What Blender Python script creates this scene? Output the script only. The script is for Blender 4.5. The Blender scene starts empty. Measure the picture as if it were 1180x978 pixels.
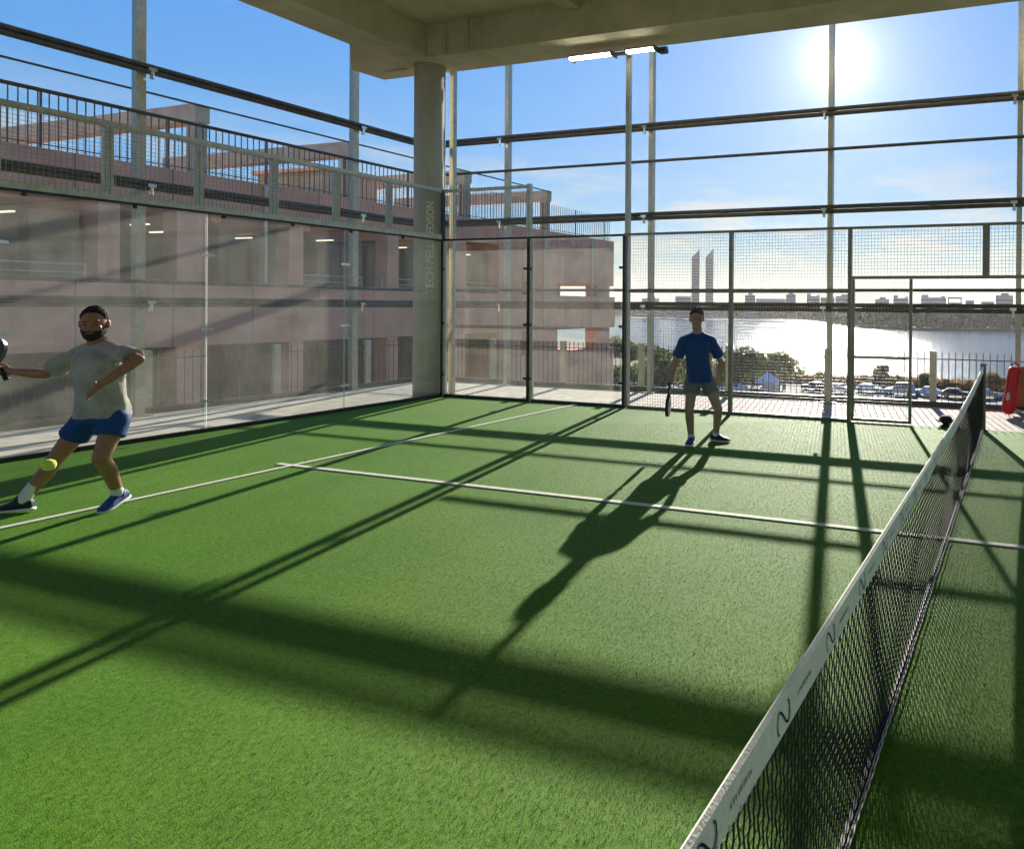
import bpy, bmesh, math, random
import numpy as np
from mathutils import Vector, Matrix, noise
random.seed(7); RNG = np.random.default_rng(7)
scene = bpy.context.scene
COL = scene.collection
R = math.radians
HAZE = True
KSKY = .5
SKYTINT = (.69, .96, 1.24)
SKY = .15; EXPO = 1.1; GLARE = .22; CLOUD = (2.45, 2.15, 1.65, 1)
V = Vector

# ---------------------------------------------------------------- materials
def new_mat(name):
    m = bpy.data.materials.new(name); m.use_nodes = True
    nt = m.node_tree; nt.nodes.clear()
    out = nt.nodes.new('ShaderNodeOutputMaterial')
    return m, nt, out

def pmat(name, col, rough=.6, metal=0.0, var=.15, scale=6.0, bump=0.0, bscale=40.0, spec=.5, col2=None, stretch=None,
         coat=0.0, sheen=0.0, trans=None):
    m, nt, out = new_mat(name); N = nt.nodes; L = nt.links
    b = N.new('ShaderNodeBsdfPrincipled')
    b.inputs['Roughness'].default_value = rough; b.inputs['Metallic'].default_value = metal
    b.inputs['Specular IOR Level'].default_value = spec
    b.inputs['Coat Weight'].default_value = coat; b.inputs['Sheen Weight'].default_value = sheen
    tc = N.new('ShaderNodeTexCoord'); mp = N.new('ShaderNodeMapping')
    L.new(tc.outputs['Object'], mp.inputs[0])
    if stretch: mp.inputs['Scale'].default_value = stretch
    n = N.new('ShaderNodeTexNoise'); n.inputs['Scale'].default_value = scale; n.inputs['Detail'].default_value = 6
    n.inputs['Roughness'].default_value = .65
    L.new(mp.outputs[0], n.inputs[0])
    r = N.new('ShaderNodeValToRGB')
    c2 = col2 or [min(1, c*(1+var)) for c in col]; c1 = [c*(1-var) for c in col]
    r.color_ramp.elements[0].position = .32; r.color_ramp.elements[1].position = .68
    r.color_ramp.elements[0].color = (*c1, 1); r.color_ramp.elements[1].color = (*c2, 1)
    L.new(n.outputs[0], r.inputs[0]); L.new(r.outputs[0], b.inputs['Base Color'])
    if bump:
        n2 = N.new('ShaderNodeTexNoise'); n2.inputs['Scale'].default_value = bscale; n2.inputs['Detail'].default_value = 4
        L.new(mp.outputs[0], n2.inputs[0])
        bp = N.new('ShaderNodeBump'); bp.inputs['Strength'].default_value = bump; bp.inputs['Distance'].default_value = .02
        L.new(n2.outputs[0], bp.inputs['Height']); L.new(bp.outputs[0], b.inputs['Normal'])
    L.new(b.outputs[0], out.inputs[0])
    if trans:
        t = N.new('ShaderNodeBsdfTranslucent'); mx = N.new('ShaderNodeMixShader'); mx.inputs[0].default_value = trans
        L.new(r.outputs[0], t.inputs[0]); L.new(b.outputs[0], mx.inputs[1]); L.new(t.outputs[0], mx.inputs[2])
        L.new(mx.outputs[0], out.inputs[0])
    return m

def emat(name, col, s):
    m, nt, out = new_mat(name)
    e = nt.nodes.new('ShaderNodeEmission'); e.inputs[0].default_value = (*col, 1); e.inputs[1].default_value = s
    nt.links.new(e.outputs[0], out.inputs[0]); return m

M = {}
def build_materials():
    M['galv'] = pmat('galvanised_steel', (.50, .48, .38), .42, .55, .18, 14, .05, 60)
    M['galv_dark'] = pmat('backlit_galvanised_steel', (.24, .21, .17), .4, .7, .2, 12, .05, 60)  # dark brownish look of backlit galvanising put into the base colour
    M['black_steel'] = pmat('black_painted_steel', (.012, .012, .012), .4, 0, .3, 8)
    M['rail_steel'] = pmat('dark_rail_steel', (.10, .09, .075), .35, .5, .3, 10)
    M['wire'] = pmat('fence_wire', (.26, .25, .22), .4, .7, .1, 8)
    M['bright'] = pmat('stainless_clamp', (.65, .65, .62), .25, .9, .1, 8)
    M['concrete'] = pmat('board_marked_concrete', (.50, .44, .32), .85, 0, .2, 1.3, .35, 22, .3)
    M['concrete_pale'] = pmat('pale_concrete_paving', (.60, .55, .43), .85, 0, .14, 3, .2, 30, .3)
    M['column_concrete'] = pmat('column_concrete', (.47, .43, .32), .85, 0, .16, 2.2, .25, 30, .3, stretch=(1, 1, .35))
    M['brown'] = pmat('brown_concrete', (.66, .345, .24), .85, 0, .2, .5, .2, 9, .3)
    M['brown_in'] = pmat('interior_wall_paint', (.62, .61, .50), .8, 0, .15, .3)
    M['line'] = pmat('white_line_fibre', (.74, .71, .58), .7, 0, .12, 150, .5, 300, .3)
    M['tape'] = pmat('white_net_tape', (.86, .84, .74), .6, 0, .08, 25, .15, 120, .3)
    M['ink'] = pmat('navy_print', (.012, .025, .11), .5, 0, .2, 60)
    M['grey_ink'] = pmat('grey_print', (.10, .10, .10), .6, 0, .3, 60)
    M['rope'] = pmat('worn_pinkish_rope', (.50, .42, .39), .6, 0, .35, 30)
    M['cord'] = pmat('black_net_cord', (.016, .016, .016), .62, 0, .3, 60, 0, 0, .35)
    M['letter'] = pmat('cream_letter_paint', (.88, .82, .62), .6, 0, .1, 20)
    M['skinA'] = pmat('tanned_skin', (.34, .155, .08), .5, 0, .14, 14, .05, 120, .4)
    M['skinB'] = pmat('fair_skin', (.42, .25, .18), .5, 0, .12, 14, .05, 120, .4)
    M['hair_dark'] = pmat('black_hair', (.016, .011, .008), .85, 0, .4, 60, .6, 180)
    M['hair_brown'] = pmat('brown_hair', (.085, .05, .028), .5, 0, .4, 60, .6, 180)
    M['grey_shirt'] = pmat('heather_grey_cotton', (.36, .34, .30), .85, 0, .26, 7, .2, 300, .2, sheen=.2)
    M['blue_shirt'] = pmat('royal_blue_sports_fabric', (.006, .05, .22), .7, 0, .2, 30, .15, 400, .3, sheen=.2)
    M['blue_shorts'] = pmat('blue_shorts_fabric', (.006, .055, .20), .7, 0, .2, 30, .15, 400, .3)
    M['grey_shorts'] = pmat('grey_green_shorts_fabric', (.16, .18, .17), .75, 0, .2, 30, .15, 400, .3)
    M['shoe_blue'] = pmat('blue_trainer_mesh', (.008, .05, .22), .6, 0, .3, 60, .2, 200)
    M['shoe_black'] = pmat('black_trainer_mesh', (.012, .013, .02), .6, 0, .3, 60, .2, 200)
    M['sole'] = pmat('white_rubber', (.75, .75, .72), .5, 0, .08, 30)
    M['sock'] = pmat('white_sock_knit', (.75, .75, .70), .85, 0, .08, 90, .3, 300)
    M['eye'] = pmat('dark_eye', (.01, .008, .006), .2, 0, .2, 60)
    M['lip'] = pmat('lip_skin', (.28, .11, .09), .5, 0, .1, 60)
    M['racket'] = pmat('black_racket_face', (.012, .012, .014), .35, 0, .3, 30)
    M['ball'] = pmat('neon_yellow_felt', (.62, .80, .03), .85, 0, .1, 90, .4, 400, sheen=.4)
    M['red_bag'] = pmat('red_nylon', (.62, .015, .012), .5, 0, .18, 9, .25, 50)
    M['red_dark'] = pmat('dark_red_piping', (.22, .01, .01), .5, 0, .1, 20)
    M['crate'] = pmat('brown_cardboard', (.28, .17, .08), .8, 0, .12, 8)
    M['black_plastic'] = pmat('black_cloth', (.01, .01, .01), .8, 0, .3, 30, .3, 60)
    M['lamp_glass'] = emat('lit_floodlight_glass', (1, .97, .86), 9)
    M['strip_glass'] = emat('lit_strip_lamp', (1, .9, .68), .8)
    M['bark'] = pmat('tree_bark', (.09, .065, .045), .9, 0, .25, 8, .5, 20)
    for k, c in (('leafA', (.14, .17, .055)), ('leafB', (.19, .18, .07)), ('leafC', (.28, .185, .085))):  # pale brownish cast of the sun glare worked into the leaf colours
        M[k] = pmat('foliage_'+k, c, .7, 0, .4, .9, spec=.1, trans=.55)
    M['far_wood'] = pmat('far_foliage', (.17, .14, .07), .9, 0, .4, .06)
    M['city'] = [pmat('far_facade_%s' % n, c, .8, 0, .12, .05) for n, c in
                 (('grey', (.32, .33, .34)), ('beige', (.36, .33, .29)), ('slate', (.22, .24, .27)))]
    M['window'] = pmat('far_window_glass', (.06, .075, .09), .15, 0, .2, .1)
    M['far_ground'] = pmat('grass_bank', (.09, .10, .045), .9, 0, .35, .03, .2, 1)
    M['asphalt'] = pmat('asphalt', (.055, .055, .055), .85, 0, .2, .4)
    M['tyre'] = pmat('rubber_tyre', (.015, .015, .015), .8, 0, .2, 9)
    for k, c in (('white', (.75, .75, .74)), ('silver', (.45, .46, .47)), ('dark', (.03, .035, .045)), ('blue', (.05, .09, .2)), ('red', (.35, .03, .03))):
        M['car_'+k] = pmat('car_paint_'+k, c, .25, .2 if k in ('silver',) else 0, .03, 3, coat=.6)
    M['tent'] = pmat('white_canvas', (.75, .76, .78), .7, 0, .05, 3)
    # turf
    m, nt, out = new_mat('artificial_turf'); N = nt.nodes; L = nt.links
    b = N.new('ShaderNodeBsdfPrincipled'); b.inputs['Roughness'].default_value = .7; b.inputs['Specular IOR Level'].default_value = .12
    tc = N.new('ShaderNodeTexCoord')
    def nz(s, d=2, dist=0):
        n = N.new('ShaderNodeTexNoise'); n.inputs['Scale'].default_value = s; n.inputs['Detail'].default_value = d
        L.new(tc.outputs['Object'], n.inputs[0]); return n
    n1 = nz(260, 3); n2 = nz(38, 3); n3 = nz(1.1, 4)
    def ramp(src, a, ca, b_, cb):
        r = N.new('ShaderNodeValToRGB'); r.color_ramp.elements[0].position = a; r.color_ramp.elements[1].position = b_
        r.color_ramp.elements[0].color = (*ca, 1); r.color_ramp.elements[1].color = (*cb, 1); L.new(src.outputs[0], r.inputs[0]); return r
    r1 = ramp(n1, .34, (.020, .080, .004), .68, (.165, .37, .022))
    r2 = ramp(n2, .3, (.72, .74, .7), .7, (1.25, 1.2, 1.2))
    r3 = ramp(n3, .3, (.84, .9, .8), .7, (1.14, 1.06, 1.15))
    def mul(a, b_):
        x = N.new('ShaderNodeMix'); x.data_type = 'RGBA'; x.blend_type = 'MULTIPLY'; x.inputs[0].default_value = 1
        L.new(a, x.inputs[6]); L.new(b_, x.inputs[7]); return x.outputs[2]
    n4 = nz(.45, 5); r4 = ramp(n4, .42, (1, 1, 1), .72, (1.22, 1.08, 1.5))
    c = mul(mul(mul(r1.outputs[0], r2.outputs[0]), r3.outputs[0]), r4.outputs[0]); L.new(c, b.inputs['Base Color'])
    bp = N.new('ShaderNodeBump'); bp.inputs['Strength'].default_value = .5; bp.inputs['Distance'].default_value = .01
    L.new(n1.outputs[0], bp.inputs['Height']); L.new(bp.outputs[0], b.inputs['Normal'])
    L.new(b.outputs[0], out.inputs[0]); M['turf'] = m
    M['blade'] = pmat('turf_fibre', (.095, .245, .013), .6, 0, .75, 170, 0, 0, .12, trans=.5)
    # deck pavers
    def pavers(name, c1, c2, cm, w, h, rot=0):
        m, nt, out = new_mat(name); N = nt.nodes; L = nt.links
        b = N.new('ShaderNodeBsdfPrincipled'); b.inputs['Roughness'].default_value = .8
        tc = N.new('ShaderNodeTexCoord'); mp = N.new('ShaderNodeMapping'); mp.inputs['Rotation'].default_value[2] = rot
        L.new(tc.outputs['Object'], mp.inputs[0])
        br = N.new('ShaderNodeTexBrick'); br.inputs['Color1'].default_value = (*c1, 1); br.inputs['Color2'].default_value = (*c2, 1)
        br.inputs['Mortar'].default_value = (*cm, 1); br.inputs['Scale'].default_value = 1; br.inputs['Mortar Size'].default_value = .006
        br.inputs['Brick Width'].default_value = w; br.inputs['Row Height'].default_value = h
        L.new(mp.outputs[0], br.inputs[0]); n = N.new('ShaderNodeTexNoise'); n.inputs['Scale'].default_value = 5; n.inputs['Detail'].default_value = 8
        L.new(tc.outputs['Object'], n.inputs[0])
        x = N.new('ShaderNodeMix'); x.data_type = 'RGBA'; x.blend_type = 'OVERLAY'; x.inputs[0].default_value = .5
        L.new(br.outputs[0], x.inputs[6]); L.new(n.outputs[0], x.inputs[7]); L.new(x.outputs[2], b.inputs['Base Color'])
        bp = N.new('ShaderNodeBump'); bp.inputs['Strength'].default_value = .4; bp.inputs['Distance'].default_value = .004
        L.new(br.outputs[1], bp.inputs['Height']); bp.invert = True; L.new(bp.outputs[0], b.inputs['Normal'])
        L.new(b.outputs[0], out.inputs[0]); return m
    M['pavers'] = pavers('mesh_shadow_paving', (.44, .35, .28), (.38, .29, .235), (.16, .13, .11), .2, .1)  # reddish paver pattern stands in for mesh shadow on concrete paving
    M['slabs'] = pavers('terrace_slabs', (.46, .41, .32), (.41, .37, .28), (.18, .17, .15), 1.2, .6)
    # glass: clear sheet that lets light through
    m, nt, out = new_mat('clear_toughened_glass'); N = nt.nodes; L = nt.links
    tr = N.new('ShaderNodeBsdfTransparent'); tr.inputs[0].default_value = (.955, .97, .955, 1)
    gl = N.new('ShaderNodeBsdfGlossy'); gl.inputs['Roughness'].default_value = .015; gl.inputs[0].default_value = (1, 1, 1, 1)
    df = N.new('ShaderNodeBsdfDiffuse'); df.inputs[0].default_value = (.6, .58, .5, 1)
    fr = N.new('ShaderNodeFresnel'); fr.inputs[0].default_value = 1.45
    geo = N.new('ShaderNodeNewGeometry'); inv = N.new('ShaderNodeMath'); inv.operation = 'SUBTRACT'; inv.inputs[0].default_value = 1.0; L.new(geo.outputs['Backfacing'], inv.inputs[1])
    fm = N.new('ShaderNodeMath'); fm.operation = 'MULTIPLY'; L.new(fr.outputs[0], fm.inputs[0]); L.new(inv.outputs[0], fm.inputs[1])
    mx = N.new('ShaderNodeMixShader'); L.new(fm.outputs[0], mx.inputs[0]); L.new(tr.outputs[0], mx.inputs[1]); L.new(gl.outputs[0], mx.inputs[2])
    tc = N.new('ShaderNodeTexCoord'); n = N.new('ShaderNodeTexNoise'); n.inputs['Scale'].default_value = 2.2; n.inputs['Detail'].default_value = 6
    L.new(tc.outputs['Object'], n.inputs[0])
    mr = N.new('ShaderNodeMapRange'); mr.inputs[1].default_value = .35; mr.inputs[2].default_value = .8; mr.inputs[3].default_value = .025; mr.inputs[4].default_value = .06
    L.new(n.outputs[0], mr.inputs[0])
    tl = N.new('ShaderNodeBsdfTranslucent'); tl.inputs[0].default_value = (.8, .75, .65, 1); dm = N.new('ShaderNodeMixShader'); dm.inputs[0].default_value = .6; L.new(df.outputs[0], dm.inputs[1]); L.new(tl.outputs[0], dm.inputs[2])
    m2 = N.new('ShaderNodeMixShader'); L.new(mr.outputs[0], m2.inputs[0]); L.new(mx.outputs[0], m2.inputs[1]); L.new(dm.outputs[0], m2.inputs[2])
    L.new(m2.outputs[0], out.inputs[0]); M['glass'] = m
    md = M['glass'].copy(); md.name = 'dust_veil_toughened_glass'; M['glass_dust_veil'] = md  # dust veil strengthened to make up for weaker sunlight on the back wall
    for n_ in md.node_tree.nodes:
        if n_.type == 'MAP_RANGE': n_.inputs[3].default_value = .07; n_.inputs[4].default_value = .17
    M['glass_edge'] = pmat('lit_joint_glass_edge', (.62, .68, .60), .3, 0, .1, 20, trans=.4)  # brightness of the lit panel joints put into a paler edge colour
    # water
    m, nt, out = new_mat('lake_water'); N = nt.nodes; L = nt.links
    b = N.new('ShaderNodeBsdfPrincipled'); b.inputs['Base Color'].default_value = (.035, .06, .085, 1)
    b.inputs['Roughness'].default_value = .12; b.inputs['IOR'].default_value = 1.33
    tc = N.new('ShaderNodeTexCoord'); mp = N.new('ShaderNodeMapping'); mp.inputs['Scale'].default_value = (1, .8, 1)
    L.new(tc.outputs['Object'], mp.inputs[0])
    a1 = N.new('ShaderNodeTexNoise'); a1.inputs['Scale'].default_value = .55; a1.inputs['Detail'].default_value = 5; a1.inputs['Roughness'].default_value = .7
    L.new(mp.outputs[0], a1.inputs[0])
    bp = N.new('ShaderNodeBump'); bp.inputs['Strength'].default_value = 1; bp.inputs['Distance'].default_value = .30
    L.new(a1.outputs[0], bp.inputs['Height']); L.new(bp.outputs[0], b.inputs['Normal']); L.new(b.outputs[0], out.inputs[0]); M['water'] = m
build_materials()

# ---------------------------------------------------------------- mesh helpers
class MB:
    def __init__(s): s.v = []; s.f = []; s.mi = []
    def add(s, vs, fs, mi=0):
        o = len(s.v); s.v += [tuple(p) for p in vs]; s.f += [tuple(i+o for i in f) for f in fs]; s.mi += [mi]*len(fs)
    def box(s, x0, x1, y0, y1, z0, z1, mi=0):
        x0, x1 = sorted((x0, x1)); y0, y1 = sorted((y0, y1)); z0, z1 = sorted((z0, z1))
        vs = [(x, y, z) for z in (z0, z1) for y in (y0, y1) for x in (x0, x1)]
        s.add(vs, [(0,2,3,1), (4,5,7,6), (0,1,5,4), (2,6,7,3), (0,4,6,2), (1,3,7,5)], mi)
    def bar(s, p0, p1, r0, r1=None, n=8, caps=True, mi=0, ref=None):
        p0, p1 = V(p0), V(p1); r1 = r0 if r1 is None else r1
        d = (p1-p0).normalized(); a = V(ref) if ref else (V((0,0,1)) if abs(d.z) < .9 else V((1,0,0)))
        u = d.cross(a).normalized(); w = d.cross(u)
        off = math.pi/4 if n == 4 else 0
        vs = []
        for p, r in ((p0, r0), (p1, r1)):
            for k in range(n):
                t = off+2*math.pi*k/n; vs.append(p+(u*math.cos(t)+w*math.sin(t))*r)
        fs = [(k, (k+1) % n, n+(k+1) % n, n+k) for k in range(n)]
        if caps: fs += [tuple(range(n-1, -1, -1)), tuple(range(n, 2*n))]
        s.add(vs, fs, mi)
    def ell(s, c, ax, r, nu=14, nv=10, mi=0):
        c = V(c); X, Y, Z = [V(a) for a in ax]; vs = []; fs = []
        for j in range(1, nv):
            th = math.pi*j/nv
            for i in range(nu):
                ph = 2*math.pi*i/nu
                vs.append(c+X*(r[0]*math.sin(th)*math.cos(ph))+Y*(r[1]*math.sin(th)*math.sin(ph))+Z*(r[2]*math.cos(th)))
        t = len(vs); vs += [c+Z*r[2], c-Z*r[2]]
        for j in range(nv-2):
            for i in range(nu):
                a = j*nu+i; b = j*nu+(i+1) % nu; fs.append((a, a+nu, b+nu, b))
        for i in range(nu):
            fs.append((t, i, (i+1) % nu)); fs.append((t+1, (nv-2)*nu+(i+1) % nu, (nv-2)*nu+i))
        s.add(vs, fs, mi)
    def limb(s, p0, p1, r0, r1, n=14):
        p0, p1 = V(p0), V(p1)
        s.bar(p0, p1, r0, r1, n)
        A = (V((1,0,0)), V((0,1,0)), V((0,0,1)))
        s.ell(p0, A, (r0,)*3, n, 8); s.ell(p1, A, (r1,)*3, n, 8)
    def loft(s, rings, n=24, power=2.0):
        """rings: (centre, axisA, axisB, a, b)"""
        vs = []
        for c, A, B, a, b in rings:
            c, A, B = V(c), V(A), V(B)
            for k in range(n):
                t = 2*math.pi*k/n; ct, st = math.cos(t), math.sin(t)
                e = 2/power
                vs.append(c+A*(a*math.copysign(abs(ct)**e, ct))+B*(b*math.copysign(abs(st)**e, st)))
        fs = []
        for j in range(len(rings)-1):
            for k in range(n):
                fs.append((j*n+k, j*n+(k+1) % n, (j+1)*n+(k+1) % n, (j+1)*n+k))
        fs += [tuple(range(n-1, -1, -1)), tuple(range((len(rings)-1)*n, len(rings)*n))]
        s.add(vs, fs)
    def build(s, name, mats, parent=None, smooth=False, loc=None):
        me = bpy.data.meshes.new(name); me.from_pydata(s.v, [], s.f)
        for m in (mats if isinstance(mats, (list, tuple)) else [mats]): me.materials.append(m)
        if any(s.mi): me.polygons.foreach_set('material_index', s.mi)
        bm = bmesh.new(); bm.from_mesh(me); bmesh.ops.recalc_face_normals(bm, faces=bm.faces); bm.to_mesh(me); bm.free()
        if smooth: me.polygons.foreach_set('use_smooth', [True]*len(me.polygons))
        me.update()
        o = bpy.data.objects.new(name, me); COL.objects.link(o)
        if parent:
            o.parent = parent; o.matrix_parent_inverse = Matrix.Translation(parent.location).inverted() if not parent.rotation_euler.z else parent.matrix_basis.inverted()
        return o

def fuse(mb, name, mat, parent=None, voxel=.006, smooth=4, disp=None):
    """one continuous surface from overlapping volumes"""
    o = mb.build('tmp_'+name, mat)
    r = o.modifiers.new('r', 'REMESH'); r.mode = 'VOXEL'; r.voxel_size = voxel; r.use_smooth_shade = True
    sm = o.modifiers.new('s', 'SMOOTH'); sm.factor = .5; sm.iterations = smooth
    bpy.context.view_layer.update()
    dg = bpy.context.evaluated_depsgraph_get()
    me = bpy.data.meshes.new_from_object(o.evaluated_get(dg)); me.name = name
    bpy.data.objects.remove(o)
    if disp:
        for v in me.vertices: v.co += v.normal*disp(v.co)
    if not me.materials: me.materials.append(mat)
    me.polygons.foreach_set('use_smooth', [True]*len(me.polygons)); me.update()
    q = bpy.data.objects.new(name, me); COL.objects.link(q)
    if parent: q.parent = parent; q.matrix_parent_inverse = Matrix.Translation(parent.location).inverted()
    return q

def thing(name, label, cat, loc=(0,0,0), group=None, kind=None):
    o = bpy.data.objects.new(name, None); o.empty_display_size = .2; COL.objects.link(o); o.location = loc
    o['label'] = label; o['category'] = cat
    if group: o['group'] = group
    if kind: o['kind'] = kind
    return o
def tag(o, label, cat=None, group=None, kind=None):
    o['label'] = label
    if cat: o['category'] = cat
    if group: o['group'] = group
    if kind: o['kind'] = kind
    return o
def struct(o, label=None):
    o['kind'] = 'structure'
    if label: o['label'] = label
    return o
def copy_tree(o, parent=None):
    c = o.copy(); COL.objects.link(c)
    if parent: c.parent = parent
    for ch in list(o.children): copy_tree(ch, c)
    return c
def P1(name, mat, parent, fn, smooth=False):
    mb = MB(); fn(mb); return mb.build(name, mat, parent, smooth)

# ---------------------------------------------------------------- ground, deck, court
ZG = -12.0
mb = MB(); mb.box(0, 20, -10, 0, -.02, 0); struct(mb.build('court_turf', M['turf']), 'green artificial turf of the padel court')
mb = MB()
mb.box(3.02, 3.08, -9.99, -.05, .001, .0105)
mb.box(16.92, 16.98, -9.99, -.05, .001, .0105)
mb.box(3.0805, 16.9195, -5.03, -4.97, .001, .0105); mb.box(2.83, 3.0195, -5.03, -4.97, .001, .0105); mb.box(16.9805, 17.17, -5.03, -4.97, .001, .0105)
struct(mb.build('court_lines', M['line']), 'white service and centre lines on the turf')
mb = MB(); mb.box(-2.75, 4.05, -32, 2.4, -.5, -.024)
struct(mb.build('terrace_floor', M['slabs']), 'pale concrete slabs round the court')
mb = MB(); mb.box(4.05, 32, -32, 2.4, -.5, -.024)
struct(mb.build('terrace_paving', M['pavers']), 'concrete paving on the lake side of the court, mesh shadow drawn as reddish pavers')
mb = MB(); mb.box(-2.6, 32, -32, 2.3, ZG+.05, -.5)
struct(mb.build('terrace_base', M['concrete']), 'concrete mass under the terrace')
mb = MB()
mb.box(-.02, 4.0, .06, .30, -.02, -.002); mb.box(-.30, -.05, -10, .30, -.02, -.002)
struct(mb.build('court_kerb', M['concrete_pale']), 'pale concrete kerb outside the glass')

# ---- turf fibres close to the camera
def fibres():
    n = 520000
    cam = np.array([10.54, -10.34])
    r = 1.2+9.3*RNG.random(n)**1.15; a = R(80)+RNG.random(n)*R(118)
    x = cam[0]+r*np.cos(a); y = cam[1]+r*np.sin(a)
    k = (x > .05) & (x < 12) & (y > -9.95) & (y < -.05)
    k &= ~((abs(x-3.05) < .024)) & ~((abs(y+5) < .024) & (x > 2.83))
    x = x[k]; y = y[k]; n = len(x)
    h = .005+.005*RNG.random(n); w = .0009+.0009*RNG.random(n); t = RNG.random(n)*math.pi
    dx = np.cos(t)*w; dy = np.sin(t)*w; lx = RNG.normal(0, .006, n); ly = RNG.normal(0, .006, n)
    co = np.empty((n, 3, 3), np.float32)
    co[:, 0] = np.stack([x-dx, y-dy, np.full(n, -.001)], 1); co[:, 1] = np.stack([x+dx, y+dy, np.full(n, -.001)], 1)
    co[:, 2] = np.stack([x+lx, y+ly, h], 1)
    me = bpy.data.meshes.new('turf_fibres'); me.vertices.add(n*3); me.vertices.foreach_set('co', co.ravel())
    me.loops.add(n*3); me.loops.foreach_set('vertex_index', np.arange(n*3, dtype=np.int32))
    me.polygons.add(n); me.polygons.foreach_set('loop_start', np.arange(0, n*3, 3, dtype=np.int32))
    me.update(calc_edges=True); me.materials.append(M['blade'])
    o = bpy.data.objects.new('turf_fibres', me); COL.objects.link(o)
    tag(o, 'short plastic grass fibres standing up from the court', 'turf', kind='stuff')
fibres()

# ---------------------------------------------------------------- wire mesh helper
def wires(mb, plane, c, a0, a1, z0, z1, pitch=.05, r=.0025):
    """rectangular wire grid; plane 'x' = sheet at x=c running in y, 'y' = sheet at y=c running in x"""
    n = int(round((a1-a0)/pitch)); m = int(round((z1-z0)/pitch))
    for i in range(1, n):
        a = a0+(a1-a0)*i/n
        p, q = ((c, a, z0), (c, a, z1)) if plane == 'x' else ((a, c, z0), (a, c, z1))
        mb.bar(p, q, r, r, 4, False)
    for j in range(1, m):
        z = z0+(z1-z0)*j/m
        if plane == 'x': mb.bar((c+.004, a0, z), (c+.004, a1, z), r, r, 4, False)
        else: mb.bar((a0, c+.004, z), (a1, c+.004, z), r, r, 4, False)

def hbox(mb, plane, c, t, a0, a1, z0, z1):
    if plane == 'x': mb.box(c-t, c+t, a0, a1, z0, z1)
    else: mb.box(a0, a1, c-t, c+t, z0, z1)

# ---------------------------------------------------------------- glass back wall (x = 0)
g = thing('glass_wall', 'tall clear glass wall behind the server, left of the concrete column', 'glass wall', (0, -5, 0))
for k in range(5):
    y1 = -2*k-.008-(.045 if k == 0 else 0); y0 = -2*(k+1)+.008+(.045 if k == 4 else 0)
    mb = MB(); x0, x1, z0, z1 = -.006, .006, .05, 2.965
    vs = [(x, y, z) for z in (z0, z1) for y in (y0, y1) for x in (x0, x1)]
    mb.add(vs, [(0,4,6,2), (1,3,7,5)], 0); mb.add(vs, [(0,2,3,1), (4,5,7,6), (0,1,5,4), (2,6,7,3)], 1)
    mb.build('glass_panel', [M['glass_dust_veil'], M['glass_edge']], g)
mb = MB(); mb.box(-.03, .03, -9.95, -.045, -.018, .05); mb.build('base_rail', M['black_steel'], g)
mb = MB(); mb.box(-.02, .02, -9.95, -.045, 2.965, 2.992); mb.build('top_trim', M['black_steel'], g)
for k in range(1, 5):
    for z in (.42, 1.4, 2.4):
        mb = MB()
        for s in (-1, 1):
            mb.box(.008, .016, -2*k+s*.03-.022, -2*k+s*.03+.022, z-.022, z+.022)
            mb.bar((.016, -2*k+s*.06-.0, z), (.026, -2*k+s*.06, z), .02, .02, 12)
        mb.box(.0162, .022, -2*k-.075, -2*k+.075, z-.014, z+.014)
        mb.build('clamp', M['bright'], g)
for yy in (-.9, -1.9, -2.85, -3.8, -4.8, -5.8):
    mb = MB(); mb.bar((.01, yy, 2.94), (.034, yy, 2.94), .02, .02, 10); mb.box(-.01, .03, yy-.012, yy+.012, 2.93, 2.97); mb.build('bolt', M['black_steel'], g)
# mesh screen standing on top of it
s_ = thing('mesh_screen', 'low galvanised mesh screen with square posts on top of the left glass wall', 'mesh screen', (0, -5, 3))
X = -.01
P1('bottom_rail', M['galv'], s_, lambda b: b.box(X-.035, X+.035, -9.95, -.05, 2.994, 3.085))
P1('top_rail', M['galv'], s_, lambda b: b.box(X-.03, X+.03, -9.95, -.05, 3.88, 3.95))
ys = [-1.17-.972*k for k in range(9)]
for y in ys:
    P1('post', M['galv'], s_, lambda b: b.box(X-.034, X+.034, y-.045, y+.045, 3.0855, 3.8795))
mb = MB(); wires(mb, 'x', X+.042, -9.95, -.05, 3.06, 3.9); mb.build('wire_mesh', M['wire'], s_)

# ---------------------------------------------------------------- side wall (y = 0)
g = thing('corner_glass_wall', 'two clear glass panels in black posts right of the concrete column', 'glass wall', (2, 0, 0))
for k in range(2):
    x0, x1 = 2*k+.08, 2*k+2-.027
    mb = MB(); y0, y1, z0, z1 = -.006, .006, .05, 2.965
    vs = [(x, y, z) for z in (z0, z1) for y in (y0, y1) for x in (x0, x1)]
    mb.add(vs, [(0,1,5,4), (2,6,7,3)], 0); mb.add(vs, [(0,2,3,1), (4,5,7,6), (0,4,6,2), (1,3,7,5)], 1)
    mb.build('glass_panel', [M['glass'], M['glass_edge']], g)
for x in (0, 2, 4):
    P1('post', M['black_steel'], g, lambda b: b.box(x-.025, x+.022, -.035, .03, -.02, 2.965))
    P1('outer_post', M['galv'], g, lambda b: b.box(x+.026, x+.078, -.02, .045, -.02, 2.96)) if x < 4 else None
    for z in (.42, 1.4, 2.42):
        mb = MB(); mb.box(x-.085, x-.027, -.05, -.03, z-.022, z+.022) if x else None
        if x < 4: mb.box(x+.024, x+.085, -.05, -.037, z-.022, z+.022)
        mb.build('clamp', M['black_steel'], g)
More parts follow.
